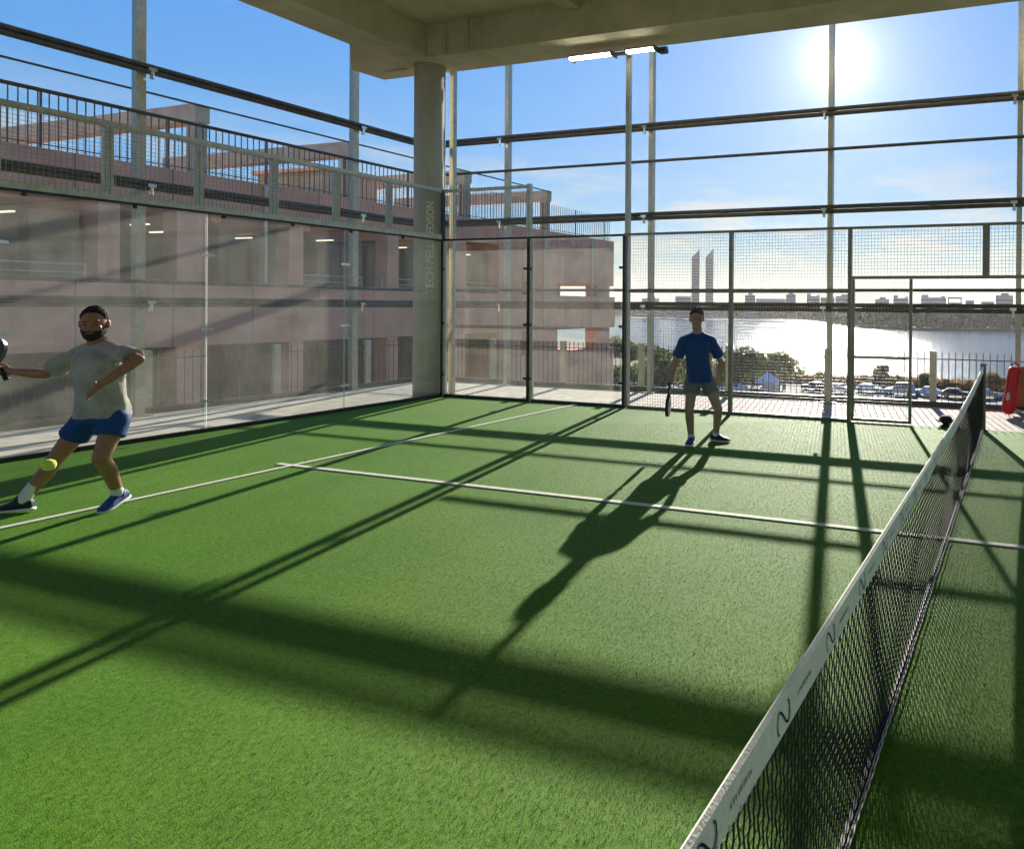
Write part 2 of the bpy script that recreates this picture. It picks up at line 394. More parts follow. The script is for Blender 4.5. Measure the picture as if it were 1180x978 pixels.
for k in range(2):
    P1('base_rail', M['black_steel'], g, lambda b: b.box(2*k+.08, 2*k+1.974, -.03, .028, -.018, .05))
    P1('top_trim', M['black_steel'], g, lambda b: b.box(2*k-.02, 2*k+1.979, -.025, .025, 2.966, 3.0))
s_ = thing('corner_mesh_screen', 'mesh screen above the first corner glass panel right of the column', 'mesh screen', (1, 0, 3))
P1('top_rail', M['galv'], s_, lambda b: b.box(.04, 1.955, -.03, .03, 3.89, 3.94))
P1('post', M['black_steel'], s_, lambda b: b.box(-.03, .028, -.03, .03, 3.001, 3.94))
P1('end_post', M['galv'], s_, lambda b: b.box(1.957, 2.035, -.035, .035, 3.001, 3.96))
mb = MB(); wires(mb, 'y', .012, .04, 1.955, 3.0, 3.89); mb.build('wire_mesh', M['wire'], s_)

g = thing('mesh_fence', 'galvanised mesh side fence in tall square panels beside the player in blue', 'mesh fence', (6, 0, 0))
for x in (6, 8):
    P1('post', M['galv_dark'], g, lambda b: b.box(x-.03, x+.03, -.03, .04, -.02, 2.97))
for x0, x1 in ((4.08, 5.968), (6.032, 7.968)):
    P1('base_rail', M['galv_dark'], g, lambda b: b.box(x0, x1, -.02, .03, -.018, .045))
    P1('middle_rail', M['galv_dark'], g, lambda b: b.box(x0, x1, -.02, .03, 1.985, 2.03))
    mb = MB(); wires(mb, 'y', -.024, x0, x1, .03, 2.99); mb.build('wire_mesh', M['wire'], g)
P1('top_rail', M['galv_dark'], g, lambda b: b.box(3.98, 20, -.025, .035, 2.971, 3.01))
# door opening header
g2 = thing('mesh_header', 'mesh panel bridging the open court entrance above the net end', 'mesh panel', (10, 0, 2.2))
P1('bottom_rail', M['galv_dark'], g2, lambda b: b.box(8.036, 11.96, -.02, .03, 2.2, 2.245))
P1('post', M['galv_dark'], g2, lambda b: b.box(9.98, 10.08, -.02, .035, 2.246, 2.97))
P1('end_post', M['galv_dark'], g2, lambda b: b.box(11.965, 12.035, -.03, .04, -.02, 2.97))
mb = MB(); wires(mb, 'y', -.024, 8.036, 11.96, 2.2, 2.97); mb.build('wire_mesh', M['wire'], g2)
g3 = thing('mesh_gate', 'closed mesh gate leaf hinged on the fence, left of the open entrance', 'gate', (8.5, 0, 0))
P1('stile', M['galv_dark'], g3, lambda b: b.box(8.92, 8.965, -.02, .03, .02, 2.197))
P1('hinge_stile', M['galv_dark'], g3, lambda b: b.box(8.04, 8.075, -.02, .03, .02, 2.197))
for z in (.02, .98): P1('cross_rail', M['galv_dark'], g3, lambda b: b.box(8.0755, 8.9195, -.018, .028, z, z+.045))
mb = MB(); wires(mb, 'y', -.022, 8.05, 8.95, .03, 2.19); mb.build('wire_mesh', M['wire'], g3)
# far half of the side fence, beyond the net (off frame, casts shadow)
g4 = thing('far_mesh_fence', 'mesh side fence of the near court half, right of the entrance', 'mesh fence', (16, 0, 0))
for x in (14, 16, 18, 20): P1('post', M['galv_dark'], g4, lambda b: b.box(x-.035, x+.035, -.03, .04, -.02, 2.97))
for x0 in (12, 14, 16, 18):
    P1('rail', M['galv_dark'], g4, lambda b: b.box(x0+.036, x0+1.964, -.02, .03, 1.985, 2.03))
    mb = MB(); wires(mb, 'y', -.024, x0+.036, x0+1.964, .03, 2.97, .1, .003); mb.build('wire_mesh', M['wire'], g4)

# ---------------------------------------------------------------- net (x = 10)
g = thing('court_net', 'black padel net with white printed top band crossing the court', 'net', (10, -5, 0))
def ztop(y): return .815+.115*max(0, 1+y/4.4)**2+.027*min(1, max(0, (-y-4.4)/5))
def zbot(y): return .035
rn = random.Random(3)
mb = MB(); seg = 60; prev = None
for i in range(seg+1):
    y = -.07-9.86*i/seg; zt = ztop(y); wv = .004*math.sin(y*5)
    ring = [(10-.011, y, zt-.088), (10-.009, y, zt-.006), (10, y, zt+.003), (10.009, y, zt-.006), (10.011+wv*.3, y, zt-.088), (10, y, zt-.084)]
    mb.v += ring
    if prev is not None:
        a = prev; b = len(mb.v)-6
        for k in range(6): mb.f.append((a+k, a+(k+1) % 6, b+(k+1) % 6, b+k)); mb.mi.append(0)
    prev = len(mb.v)-6
band = mb.build('top_band', M['tape'], g)
mb = MB()
# printed marks on the band: looped navy emblem, then a row of small grey strokes
def stroke(pts, w, mi=0):
    for (y0, z0), (y1, z1) in zip(pts, pts[1:]):
        dy, dz = y1-y0, z1-z0; l = math.hypot(dy, dz) or 1; ny, nz = -dz/l*w, dy/l*w
        o = len(mb.v); xx = 10.0122
        mb.v += [(xx, y0+ny, z0+nz), (xx, y0-ny, z0-nz), (xx, y1-ny, z1-nz), (xx, y1+ny, z1+nz)]; mb.f.append((o, o+1, o+2, o+3)); mb.mi.append(mi)
y = -9.22
mb = MB()
while y < -.5:
    zc = ztop(y)-.046
    loop = [(y+.042*math.sin(t), zc+.026*math.sin(2*t)) for t in [k*math.pi/12 for k in range(3, 22)]]
    mb = MB(); stroke(loop, .0028); stroke([(a+.006, b-.004) for a, b in loop[3:13]], .0014); mb.build('emblem', M['ink'], band)
    mb = MB()
    w = rn.Random(1) if False else rn
    yy = y+.11
    for k in range(9):
        h = rn.choice((.010, .014, .010)); stroke([(yy, zc-.006), (yy, zc-.006+h)], .0022)
        if k % 2: stroke([(yy, zc+.004), (yy+.008, zc+.004)], .0016)
        yy += .013
    mb.build('small_print', M['grey_ink'], band)
    y += .42
mb = MB()
pitch = .028; ny = int(9.86/pitch)
zs_n = 20
for i in range(ny+1):
    y = -.07-9.86*i/ny; p = None
    for j in range(zs_n+1):
        t = j/zs_n; z = zbot(y)*(1-t)+(ztop(y)-.08)*t
        q = V((10+.004*((i+j) % 2)+.003*math.sin(y*3+t*4)+.002, y+.007*math.sin(j*math.pi+(i % 2)*math.pi), z))
        if j % 2 == 0: q.y += .003
        if p is not None: mb.bar(p, q, .0024, .0024, 4, False)
        p = q
for j in range(1, 21):
    t = j/21; p = None
    for i in range(0, ny+1, 2):
        y = -.07-9.86*i/ny; z = zbot(y)*(1-t)+(ztop(y)-.08)*t+.003*math.sin(i*1.3+j)
        q = V((10+.004*(i % 2), y, z))
        if p is not None: mb.bar(p, q, .0016, .0016, 3, False)
        p = q
mb.build('net_mesh', M['cord'], g)
mb = MB(); mb.box(9.992, 10.008, -9.93, -.07, .006, .034); mb.build('bottom_band', M['cord'], g)
mb = MB()
for k, xx in enumerate((10.014, 10.028)):
    p = None
    for i in range(400):
        y = -.1-9.8*i/399; q = V((xx+.0015*math.sin(i*1.9+k), y, .022+.014*k+.003*math.sin(i*.35+k)))
        if p is not None: mb.bar(p, q, .0032, .0032, 5, False)
        p = q
mb.build('lacing_rope', M['rope'], g)
for y in (-.02, -9.98):
    P1('net_post', M['galv_dark'], g, lambda b: (b.box(9.965, 10.045, y-.04, y+.04, 0, .955), b.box(9.955, 10.055, y-.045, y+.045, .955, .965), b.box(9.93, 10.08, y-.048, y+.048, 0, .012)))
mb = MB(); mb.bar((10, -.07, .60), (10, -.07, .80), .018, .018, 8); mb.build('tension_winder', M['black_steel'], g)

# ---------------------------------------------------------------- steel outer frame (facade)
def facade(plane, c, posts, a0, a1, label):
    g = thing('steel_facade', label, 'steel frame', (c, posts[1], 0) if plane == 'x' else (posts[1], c, 0))
    sgn = 1 if plane == 'x' else -1     # towards the court
    for a in posts:
        def f(b):
            w = .046 if plane == 'y' else .062
            if plane == 'x': b.box(c-.06, c+.06, a-w, a+w, -.02, 7.6); b.box(c-.14, c+.14, a-.14, a+.14, -.022, -.006)
            else: b.box(a-w, a+w, c-.06, c+.06, -.02, 7.6); b.box(a-.14, a+.14, c-.14, c+.14, -.022, -.006)
        P1('mullion', M['galv'], g, f)
    cc = c+sgn*.12
    for z in (5.40, 3.585, 1.76):
        def f(b):
            for dz in (-.042, .042):
                if plane == 'x': b.bar((cc, a0, z+dz), (cc, a1, z+dz), .041, .041, 10)
                else: b.bar((a0, cc, z+dz), (a1, cc, z+dz), .041, .041, 10)
            for a in range(int(a0)+1, int(a1), 2):      # spacers between the two tubes
                if plane == 'x': b.box(cc-.012, cc+.012, a-.06, a+.06, z-.024, z+.024)
                else: b.box(a-.06, a+.06, cc-.012, cc+.012, z-.024, z+.024)
        P1('double_rail', M['rail_steel'], g, f)
        for a in posts[:-1]:
            def h(b):
                if plane == 'x':
                    b.box(c+.061, cc+.06, a+.03, a+.14, z-.03, z+.02); b.bar((cc+.03, a+.085, z-.15), (cc+.03, a+.085, z-.03), .03, .03, 8)
                else:
                    b.box(a-.14, a-.03, cc-.06, c-.061, z-.03, z+.02); b.bar((a-.085, cc-.03, z-.15), (a-.085, cc-.03, z-.03), .03, .03, 8)
            P1('clamp', M['bright'], g, h)
    for z in (4.70, 2.08):
        def f(b):
            if plane == 'x': b.bar((cc, a0, z), (cc, a1, z), .03, .03, 8)
            else: b.bar((a0, cc, z), (a1, cc, z), .03, .03, 8)
        P1('thin_rail', M['rail_steel'], g, f)
    return g
facade('y', 2.1, [-.32, 3.29, 7.1, 10.47, 14.2, 18, 21.8], -2.5, 30, 'steel mullions and dark double rails facing the lake')
facade('x', -2.6, [2.1, .25, -3.38, -7.1, -10.8, -14.5], -25, 1.95, 'steel mullions and dark rails left of the column, facing the brown building')

# ---------------------------------------------------------------- guard railings at the terrace edge
def railing(plane, c, a0, a1, ph, label, posts):
    g = thing('picket_railing', label, 'railing', (c, a0, 0) if plane == 'x' else (a0, c, 0))
    def seg(name, m, fn):
        mb = MB(); fn(mb); mb.build(name, m, g)
    seg('kerb_rail', M['rail_steel'], lambda b: hbox(b, plane, c, .05, a0, a1, -.024, .07))
    seg('top_rail', M['rail_steel'], lambda b: hbox(b, plane, c, .012, a0, a1, .83, .85))
    for p in posts:
        seg('post', M['galv'], lambda b: hbox(b, plane, c+.001, .035, p-.06, p+.06, .0705, .98))
    ed = [a0]+list(posts)+[a1]
    for e0, e1 in zip(ed, ed[1:]):
        mb = MB(); n = max(1, int((e1-e0-.14)/.118))
        for i in range(n):
            a = e0+.1+(e1-e0-.2)*(i+.5)/n
            if plane == 'x': mb.bar((c, a, .0705), (c, a, .96), .008, .008, 6)
            else: mb.bar((a, c, .0705), (a, c, .96), .008, .008, 6)
        mb.build('picket_panel', M['rail_steel'], g)
railing('y', 2.32, -2.55, 30, 0, 'thin picket railing along the lake edge of the terrace', [-.9, 1.0, 2.95, 4.95, 7.0, 9.0, 11.6, 14, 17, 20, 24])
railing('x', -2.72, -25, 2.2, 0, 'thin picket railing at the terrace edge before the brown building', [-20, -16, -12, -9, -6.2, -3.2, -1.2, .68])

# ---------------------------------------------------------------- concrete canopy and column
g = thing('concrete_canopy', 'heavy board-marked concrete roof slab with deep edge beams over the court', 'roof', (10, -5, 6.3))
mb = MB(); mb.box(-.05, 28, -24, -.3, 6.93, 7.3)
for k in range(1, 9): mb.box(.05+3*k, .35+3*k, -23.9, -.42, 6.80, 6.929)
mb.build('slab', M['concrete'], g)
mb = MB(); mb.box(-.80, 28, -.40, .38, 6.33, 7.25)
for k in range(14):                      # board and joint marks, formwork ridges
    mb.box(1.0+2*k, 1.012+2*k, -.404, .384, 6.326, 6.94)
mb.build('lake_side_beam', M['concrete'], g)
mb = MB(); mb.box(-.795, -.0, -24, -.402, 6.335, 7.245)
for k in range(11): mb.box(-.80, .004, -1.5-2*k, -1.488-2*k, 6.331, 6.94)
mb.build('end_beam', M['concrete'], g)
mb = MB(); zz0, zz1 = 6.345, 6.8
pts = [(-.80, -1.3), (-.80, .376), (-1.93, .376), (-2.02, -.28)]
mb.v += [(x, y, zz0) for x, y in pts]+[(x, y, zz1) for x, y in pts]
mb.f += [(3, 2, 1, 0), (4, 5, 6, 7)]+[(k, (k+1) % 4, 4+(k+1) % 4, 4+k) for k in range(4)]; mb.mi += [0]*6
mb.box(-1.45, -.85, -.05, .01, 6.31, 6.3445)
mb.build('corner_bracket', M['concrete'], g)
for (xa, xb, yz) in ((.35, .47, -.43), (.9, .98, -.425), (1.2, 1.26, -.42)):
    mb = MB(); mb.box(xa, xb, yz, -.401, 6.36, 6.92); mb.build('formwork_ridge', M['concrete'], g)

CX, CY, CR = -.335, .0, .27
g = thing('concrete_column', 'round concrete column with painted vertical lettering in the court corner', 'column', (CX, CY, 0))
mb = MB(); mb.bar((CX, CY, -.02), (CX, CY, 6.34), CR, CR, 48); sh = mb.build('shaft', M['column_concrete'], g, True)
def lettering(txt, z0, length, height, ang, name):
    cu = bpy.data.curves.new('t', 'FONT'); cu.body = txt; cu.size = 1; cu.resolution_u = 3; cu.offset = .022
    o = bpy.data.objects.new('t', cu); COL.objects.link(o); bpy.context.view_layer.update()
    me = bpy.data.meshes.new_from_object(o.evaluated_get(bpy.context.evaluated_depsgraph_get())); bpy.data.objects.remove(o)
    xs = [v.co.x for v in me.vertices]; yv = [v.co.y for v in me.vertices]
    x0, x1, y0, y1 = min(xs), max(xs), min(yv), max(yv)
    bm = bmesh.new(); bm.from_mesh(me); bmesh.ops.triangulate(bm, faces=bm.faces); bmesh.ops.subdivide_edges(bm, edges=bm.edges, cuts=4, use_grid_fill=True); bm.to_mesh(me); bm.free()
    for v in me.vertices:
        u = (v.co.x-x0)/(x1-x0)*length; w = (v.co.y-y0)/(y1-y0)*height-height/2
        a = ang-w/CR        # glyph tops point left as seen from the court
        v.co = (CX+(CR+.003)*math.cos(a), CY+(CR+.003)*math.sin(a), z0+u)
    me.materials.append(M['letter']); me.name = name
    q = bpy.data.objects.new(name, me); COL.objects.link(q); q.parent = g; q.matrix_parent_inverse = Matrix.Translation(g.location).inverted()
AC = math.atan2(-10.34, 10.87)
lettering('EDISON', 3.10, .60, .14, AC+.05, 'lettering')
lettering('TECH PELLI', 1.95, 1.02, .14, AC+.05, 'lettering')
mb = MB()
for k in range(40):
    pass
# slim galvanised post beside the column
mb = MB(); mb.box(-.165, -.075, .31, .40, -.02, 6.325); mb.box(-.2, -.04, .27, .44, -.0235, -.008)
tag(mb.build('steel_post', M['galv']), 'slim full height galvanised post right behind the concrete column', 'post')

# ---------------------------------------------------------------- floodlight mast
g = thing('floodlight_mast', 'slender mast with a crossbar of lit floodlights by the side fence', 'floodlight', (3.85, .13, 0))
P1('pole', M['galv'], g, lambda b: (b.box(3.935, 4.01, .095, .17, -.02, 6.15), b.box(3.86, 4.08, .06, .25, -.021, -.004)))
P1('crossbar', M['galv_dark'], g, lambda b: b.box(2.8, 4.72, .10, .16, 6.155, 6.20))
for x0, x1 in ((2.90, 3.74), (4.05, 4.58)):
    mb = MB(); mb.box(x0, x1, -.10, .095, 6.13, 6.165); mb.box(x0-.02, x0, -.11, .09, 6.08, 6.17); mb.box(x1, x1+.02, -.11, .09, 6.08, 6.17)
    h = mb.build('lamp_head', M['galv_dark'], g)
    mb = MB(); n = 3 if x1-x0 > .7 else 2
    for k in range(n):
        a = x0+(x1-x0)*k/n+.012; b_ = x0+(x1-x0)*(k+1)/n-.012
        mb.box(a, b_, -.105, -.03, 6.085, 6.128)
    mb.build('lens', M['lamp_glass'], h)
P1('driver_box', M['black_steel'], g, lambda b: b.box(4.60, 4.74, .02, .14, 6.08, 6.153))

# ---------------------------------------------------------------- people
def nv(a): return V(a).normalized()
def hand(mb, w, d, palm, side, s=1.0, curl=.9):
    """w wrist, d direction of the hand, palm = palm normal, side = direction of the thumb"""
    w, d, palm, side = V(w), nv(d), nv(palm), nv(side)
    c = w+d*.05*s
    mb.loft([(w-d*.01, side, palm, .026*s, .018*s), (w+d*.03*s, side, palm, .036*s, .016*s), (w+d*.075*s, side, palm, .040*s, .014*s), (w+d*.088*s, side, palm, .036*s, .012*s)], 16, 2.4)
    for k, (off, L) in enumerate(((.029, .068), (.0095, .076), (-.0100, .071), (-.029, .055))):
        p = w+d*.083*s+side*off*s
        cd = d; q = p
        for j, f_ in enumerate((.45, .32, .23)):
            a = curl*(.35+.75*j)
            cd = (d*math.cos(a)+palm*math.sin(a)).normalized()
            e = q+cd*L*f_*s; mb.limb(q, e, (.0088-.0006*j)*s, (.0082-.0006*j)*s, 8); q = e
    p = w+d*.025*s+side*.026*s; e = p+(d*.55+side*.75+palm*.35).normalized()*.040*s
    mb.limb(p, e, .011*s, .0095*s, 8); f2 = e+(d*.8+palm*.5*curl+side*.1).normalized()*.032*s; mb.limb(e, f2, .0095*s, .0075*s, 8)

def person(label, J, face, chest_f, skin, hair_m, shirt_m, shorts_m, shoeR, shoeL, footR, footL, beard=False, hands=None, socks=(.3, .12), hemz=None, shl=.2, tw=1.0):
    g = thing('person', label, 'person', (J['pelv'][0], J['pelv'][1], 0))
    J = {k: V(v) for k, v in J.items()}
    up = V((0, 0, 1)); F = nv(face); S = up.cross(F).normalized()      # S: person's left
    CF = nv(chest_f); CS = (J['shL']-J['shR']); CS.z = 0; CS.normalize(); CFF = CS.cross(up).normalized()
    if CFF.dot(CF) < 0: CFF = -CFF
    b = MB(); A3 = (V((1,0,0)), V((0,1,0)), up)
    h = J['head'].copy(); h.z -= .012; HA = (S, F, up)
    K = 1.12; FK, UK, SK = F*K, up*K, S*K; HA = (SK, FK, UK)
    # head
    b.ell(h+UK*.018-FK*.008, HA, (.074, .094, .098), 24, 18)
    b.ell(h-UK*.045+FK*.018, HA, (.058, .070, .072), 20, 14)
    b.ell(h-UK*.088+FK*.058, HA, (.026, .020, .018), 12, 8)              # chin
    b.limb(h+FK*.083+UK*.012, h+FK*.104-UK*.024, .009, .014, 10)          # nose
    b.ell(h+FK*.088-UK*.055, HA, (.024, .010, .010), 10, 8)              # mouth
    b.ell(h+FK*.078+UK*.032, HA, (.05, .014, .012), 12, 8)               # brow
    for s in (-1, 1):
        b.ell(h+SK*(.077*s)-FK*.002-UK*.004, HA, (.010, .019, .031), 10, 8)
        b.ell(h+SK*(.036*s)+FK*.064-UK*.022, HA, (.022, .02, .018), 10, 8)
    nk = J['neck']
    b.limb(nk-up*.05, h-up*.055-F*.022, .064, .058, 16)
    for sd in 'RL': b.limb(nk-up*.01, J['sh'+sd]-up*.005, .048, .050)
    # trunk
    ch, pv = J['chest'], J['pelv']; top = nk-up*.035
    b.loft([(top+up*.02, CS, CFF, .07, .062), (top-up*.02, CS, CFF, .10, .078), (J['shR'].lerp(J['shL'], .5)-up*.03, CS, CFF, .146, .094),
            (ch, CS, CFF, .140*tw, .100), (ch.lerp(pv, .5), CS, CFF, .128*tw, .094), (pv+up*.04, CS, CFF, .15*tw, .105), (pv-up*.05, CS, CFF, .15*tw, .105)], 28, 2.3)
    for sd in 'RL':
        sh, el, wr, ha = J['sh'+sd], J['el'+sd], J['wr'+sd], J['ha'+sd]
        b.limb(nk-up*.04, sh, .055, .052); b.limb(sh, el, .050, .039); m = el.lerp(wr, .3); b.limb(el, m, .039, .041); b.limb(m, wr, .041, .027)
        hi, kn, an = J['hi'+sd], J['kn'+sd], J['an'+sd]
        b.limb(hi, kn, .085, .056); cd = (an-kn); back = -CFF
        m = kn.lerp(an, .32)+back*.018; b.limb(kn, m, .055, .056); b.limb(m, an, .055, .036); b.limb(kn, an, .05, .036)
        b.limb(an, an-up*.03, .037, .038)
    for (sd, d, palm, side, curl) in hands:
        hand(b, J['wr'+sd], d, palm, side, 1.0, curl)
    body = fuse(b, 'body', skin, g, .0052, 3)
    # face details
    for s in (-1, 1):
        e = MB(); c = h+SK*(.030*s)+FK*.0845+UK*.004; e.ell(c, HA, (.0105, .006, .0045), 12, 8); e.build('eye', M['eye'], g, True)
        e = MB(); c = h+SK*(.032*s)+FK*.090+UK*.027; e.limb(c-SK*.016*s-UK*.001, c+SK*.018*s-UK*.002-FK*.007, .0032, .0022, 8); e.build('eyebrow', hair_m, g, True)
    e = MB(); e.ell(h+FK*.0975-UK*.058, HA, (.020, .004, .0045), 12, 8); e.build('mouth', M['lip'], g, True)
    # hair: a cap that follows the skull above a hairline running forehead - temple - ear - nape
    e = MB(); nu, nv_ = 72, 44; vs = []; fs = []
    def hairline(ph):       # lowest polar angle of the hair for azimuth ph (0 = face)
        a = abs(ph)
        pts = ((0, 46 if beard else 56), (.5, 48 if beard else 58), (.85, 58 if beard else 68), (1.15, 78), (1.45, 88), (1.75, 84), (2.1, 110), (math.pi, 122))
        for (a0, t0), (a1, t1) in zip(pts, pts[1:]):
            if a <= a1: return R(t0+(t1-t0)*(a-a0)/(a1-a0))
        return R(122)
    for lay in (0, 1):
        for jj in range(nv_+1):
            for ii in range(nu):
                ph = -math.pi+2*math.pi*ii/nu; tmax = hairline(ph)+R(2.5)*math.sin(ph*23)+R(1.5)*math.sin(ph*41+1); th = tmax*jj/nv_
                d_ = FK*(math.sin(th)*math.cos(ph))*.096+SK*(math.sin(th)*math.sin(ph))*.0765+UK*math.cos(th)*.101
                edge = min(1, (1-jj/nv_)*6); top_ = math.cos(th)
                th_k = (.004 if lay else 1.0)
                grow = 1+(.0 if lay else ((.035 if beard else .08)*edge+(.075 if beard else .11)*max(0, top_)*edge))
                q = h+UK*.018-FK*.008+d_*(grow if not lay else .985)
                if not lay: q = q+d_.normalized()*(.006*noise.noise(V((ii*1.3, jj*.5, 3)))+.006*noise.noise(q*150))*edge
                vs.append(q)
    o2 = (nv_+1)*nu
    for jj in range(nv_):
        for ii in range(nu):
            a = jj*nu+ii; b_ = jj*nu+(ii+1) % nu; fs.append((a, b_, b_+nu, a+nu)); fs.append((o2+a, o2+a+nu, o2+b_+nu, o2+b_))
    for ii in range(nu):
        a = nv_*nu+ii; b_ = nv_*nu+(ii+1) % nu; fs.append((a, b_, o2+b_, o2+a))
    e.add(vs, fs); e.build('hair', hair_m, g, True)
    if beard:
        e = MB(); vs = []; nu, nv_ = 40, 14
        for jj in range(nv_+1):
            for ii in range(nu+1):
                ph = R(-88)+R(176)*ii/nu; a = abs(ph)/R(88)
                ztop_ = -.047+.045*a**3+.004*math.sin(ph*17); zb = -.122+.050*a**1.5
                z = ztop_+(zb-ztop_)*jj/nv_
                rad = .0985-.020*a-.22*max(0, -.07-z)
                wd = .0705-.20*max(0, -.05-z)
                k = math.sin(math.pi*jj/nv_)**.4 if 0 < jj < nv_ else 0
                q = h+UK*z+FK*(.004+(rad-.008)*math.cos(ph)*(1.0))+SK*wd*math.sin(ph)
                n_ = (FK*math.cos(ph)+SK*math.sin(ph)-UK*.2).normalized()
                vs.append(q+n_*(.004*k-.002+.0022*noise.noise(q*160)))
        fs = [(jj*(nu+1)+ii, jj*(nu+1)+ii+1, (jj+1)*(nu+1)+ii+1, (jj+1)*(nu+1)+ii) for jj in range(nv_) for ii in range(nu)]
        e.add(vs, fs); bd = e.build('beard', hair_m, g, True); so_ = bd.modifiers.new('t', 'SOLIDIFY'); so_.thickness = .012; so_.offset = -1
        e = MB(); e.limb(h+FK*.0985-UK*.046, h+FK*.091-UK*.052+SK*.026, .0042, .003, 8); e.limb(h+FK*.0985-UK*.046, h+FK*.091-UK*.052-SK*.026, .0042, .003, 8); e.build('moustache', hair_m, g, True)
    # shirt
    hz = hemz if hemz else pv.z+.0
    hemc = pv.copy(); hemc.z = hz
    e = MB(); mid = ch.lerp(pv, .45)
    e.loft([(top+up*.022, CS, CFF, .076, .070), (top-up*.012, CS, CFF, .108, .088), (J['shR'].lerp(J['shL'], .5)-up*.03, CS, CFF, .178, .116),
            (ch, CS, CFF, .176*tw, .128), (mid, CS, CFF, .168*tw, .126), (pv+up*.06, CS, CFF, .178*tw, .136), (hemc, CS, CFF, .188*tw, .145)], 32, 2.3)
    for sd in 'RL':
        sh, el = J['sh'+sd], J['el'+sd]
        e.limb(nk-up*.030, sh-up*.004, .066, .066, 16); d = el-sh; e.limb(sh, sh+d*.35, .064, .066, 18); e.bar(sh+d*.25, sh+d*.72, .066, .076, 20)
    sag = None
    def ds(co):
        q = V((co.x*9, co.y*9, co.z*3.2)); w = noise.noise(q)*.016+noise.noise(V((co.x*20+co.z*9, co.y*20, co.z*9)))*.009
        return max(w, -.007)*min(1, max(0, (co-nk).length-.10)/.16)+.002
    shirt = fuse(e, 'shirt', shirt_m, g, .008, 3, ds)
    e = MB(); p_ = None
    for k in range(33):
        t = 2*math.pi*k/32; q = nk-up*(.012+.020*math.cos(t))+CS*(.074*math.sin(t))+CFF*(.004+.066*math.cos(t))
        if p_ is not None: e.bar(p_, q, .0075, .0075, 8, False)
        p_ = q
    cl_ = e.build('collar', shirt_m, shirt, True); cl_.matrix_parent_inverse = Matrix.Identity(4)
    # shorts
    e = MB(); e.loft([(pv+up*.07, CS, CFF, .152, .108), (pv, CS, CFF, .168, .122), (pv-up*.08, CS, CFF, .170, .124)], 28, 2.4)
    for sd in 'RL':
        hi, kn = J['hi'+sd], J['kn'+sd]
        d = kn-hi; e.limb(hi, hi+d*.2, .098, .096, 18); e.bar(hi, hi+d*shl*2.6, .098, .104, 24)
    fuse(e, 'shorts', shorts_m, g, .008, 3, lambda co: noise.noise(V((co.x*14, co.y*14, co.z*5)))*.008)
    # socks and shoes
    for sd, fd, sm, sl in (('R', footR, shoeR, socks[0]), ('L', footL, shoeL, socks[1])):
        an, kn = J['an'+sd], J['kn'+sd]; d = (kn-an).normalized()
        e = MB(); e.limb(an-up*.02, an+d*sl*.5, .041, .043, 16); e.bar(an+d*sl*.3, an+d*sl, .043, .050 if sl > .2 else .042, 18)
        fuse(e, 'sock', M['sock'], g, .006, 1)
        fd = V(fd).normalized(); sx = up.cross(fd).normalized(); fu = fd.cross(sx).normalized()
        if fu.z < 0: fu = -fu
        base = an-fu*.085-fd*.0
        e = MB()
        e.loft([(base-fd*.075+fu*.045, sx, fu, .024, .030), (base-fd*.06+fu*.05, sx, fu, .036, .045), (base-fd*.01+fu*.058, sx, fu, .041, .050), (base+fd*.05+fu*.050, sx, fu, .043, .042),
                (base+fd*.11+fu*.038, sx, fu, .048, .029), (base+fd*.16+fu*.032, sx, fu, .044, .022), (base+fd*.19+fu*.028, sx, fu, .026, .013)], 20, 2.3)
        e.limb(base+fu*.06, an+fu*.01, .045, .046, 16)
        so = fuse(e, 'shoe', sm, g, .006, 2)
        e = MB()
        for k in range(1):
            e.loft([(base-fd*.08+fu*.012, sx, fu, .028, .012), (base-fd*.055+fu*.012, sx, fu, .040, .014), (base+fd*.04+fu*.011, sx, fu, .040, .013),
                    (base+fd*.12+fu*.010, sx, fu, .051, .012), (base+fd*.17+fu*.012, sx, fu, .044, .012), (base+fd*.20+fu*.018, sx, fu, .024, .009)], 20, 3)
        q = e.build('sole', M['sole'], so, True)
        q.matrix_parent_inverse = Matrix.Identity(4)
        q.location = (0, 0, 0)
    return g

RT = V((.949, .314, 0)); FW = V((-.314, .949, 0)); UP = V((0, 0, 1))
JB = {'head': (6.617, -2.471, 1.615), 'neck': (6.607, -2.423, 1.42), 'shR': (6.452, -2.505, 1.318), 'shL': (6.762, -2.34, 1.318), 'chest': (6.605, -2.414, 1.153),
      'pelv': (6.62, -2.389, .863), 'hiR': (6.545, -2.435, .82), 'hiL': (6.706, -2.34, .817), 'anR': (6.535, -2.440, .09), 'anL': (6.755, -2.169, .092),
      'elR': (6.362, -2.582, 1.035), 'wrR': (6.352, -2.672, .803), 'haR': (6.352, -2.672, .716), 'elL': (6.85, -2.227, 1.035), 'wrL': (6.77, -2.165, .80), 'haL': (6.75, -2.15, .72),
      'knR': (6.56, -2.55, .45), 'knL': (6.875, -2.363, .452)}
CAMV = V((10.54, -10.34, 1.77))
fB = CAMV-V(JB['head']); fB.z = -.8
person('man in royal blue shirt and grey shorts standing by the side fence', JB, fB, (.43, -.9, 0), M['skinB'], M['hair_brown'], M['blue_shirt'], M['grey_shorts'],
       M['shoe_blue'], M['shoe_black'], (.25, -.95, 0), (.98, .02, 0), False,
       [('R', (0, -.15, -1), (.4, -.6, 0), (.5, -.5, 0), 1.2), ('L', (-.3, .1, -1), (-.5, .6, 0), (.6, .3, 0), .6)], (.06, .06), .80, .17, .88)
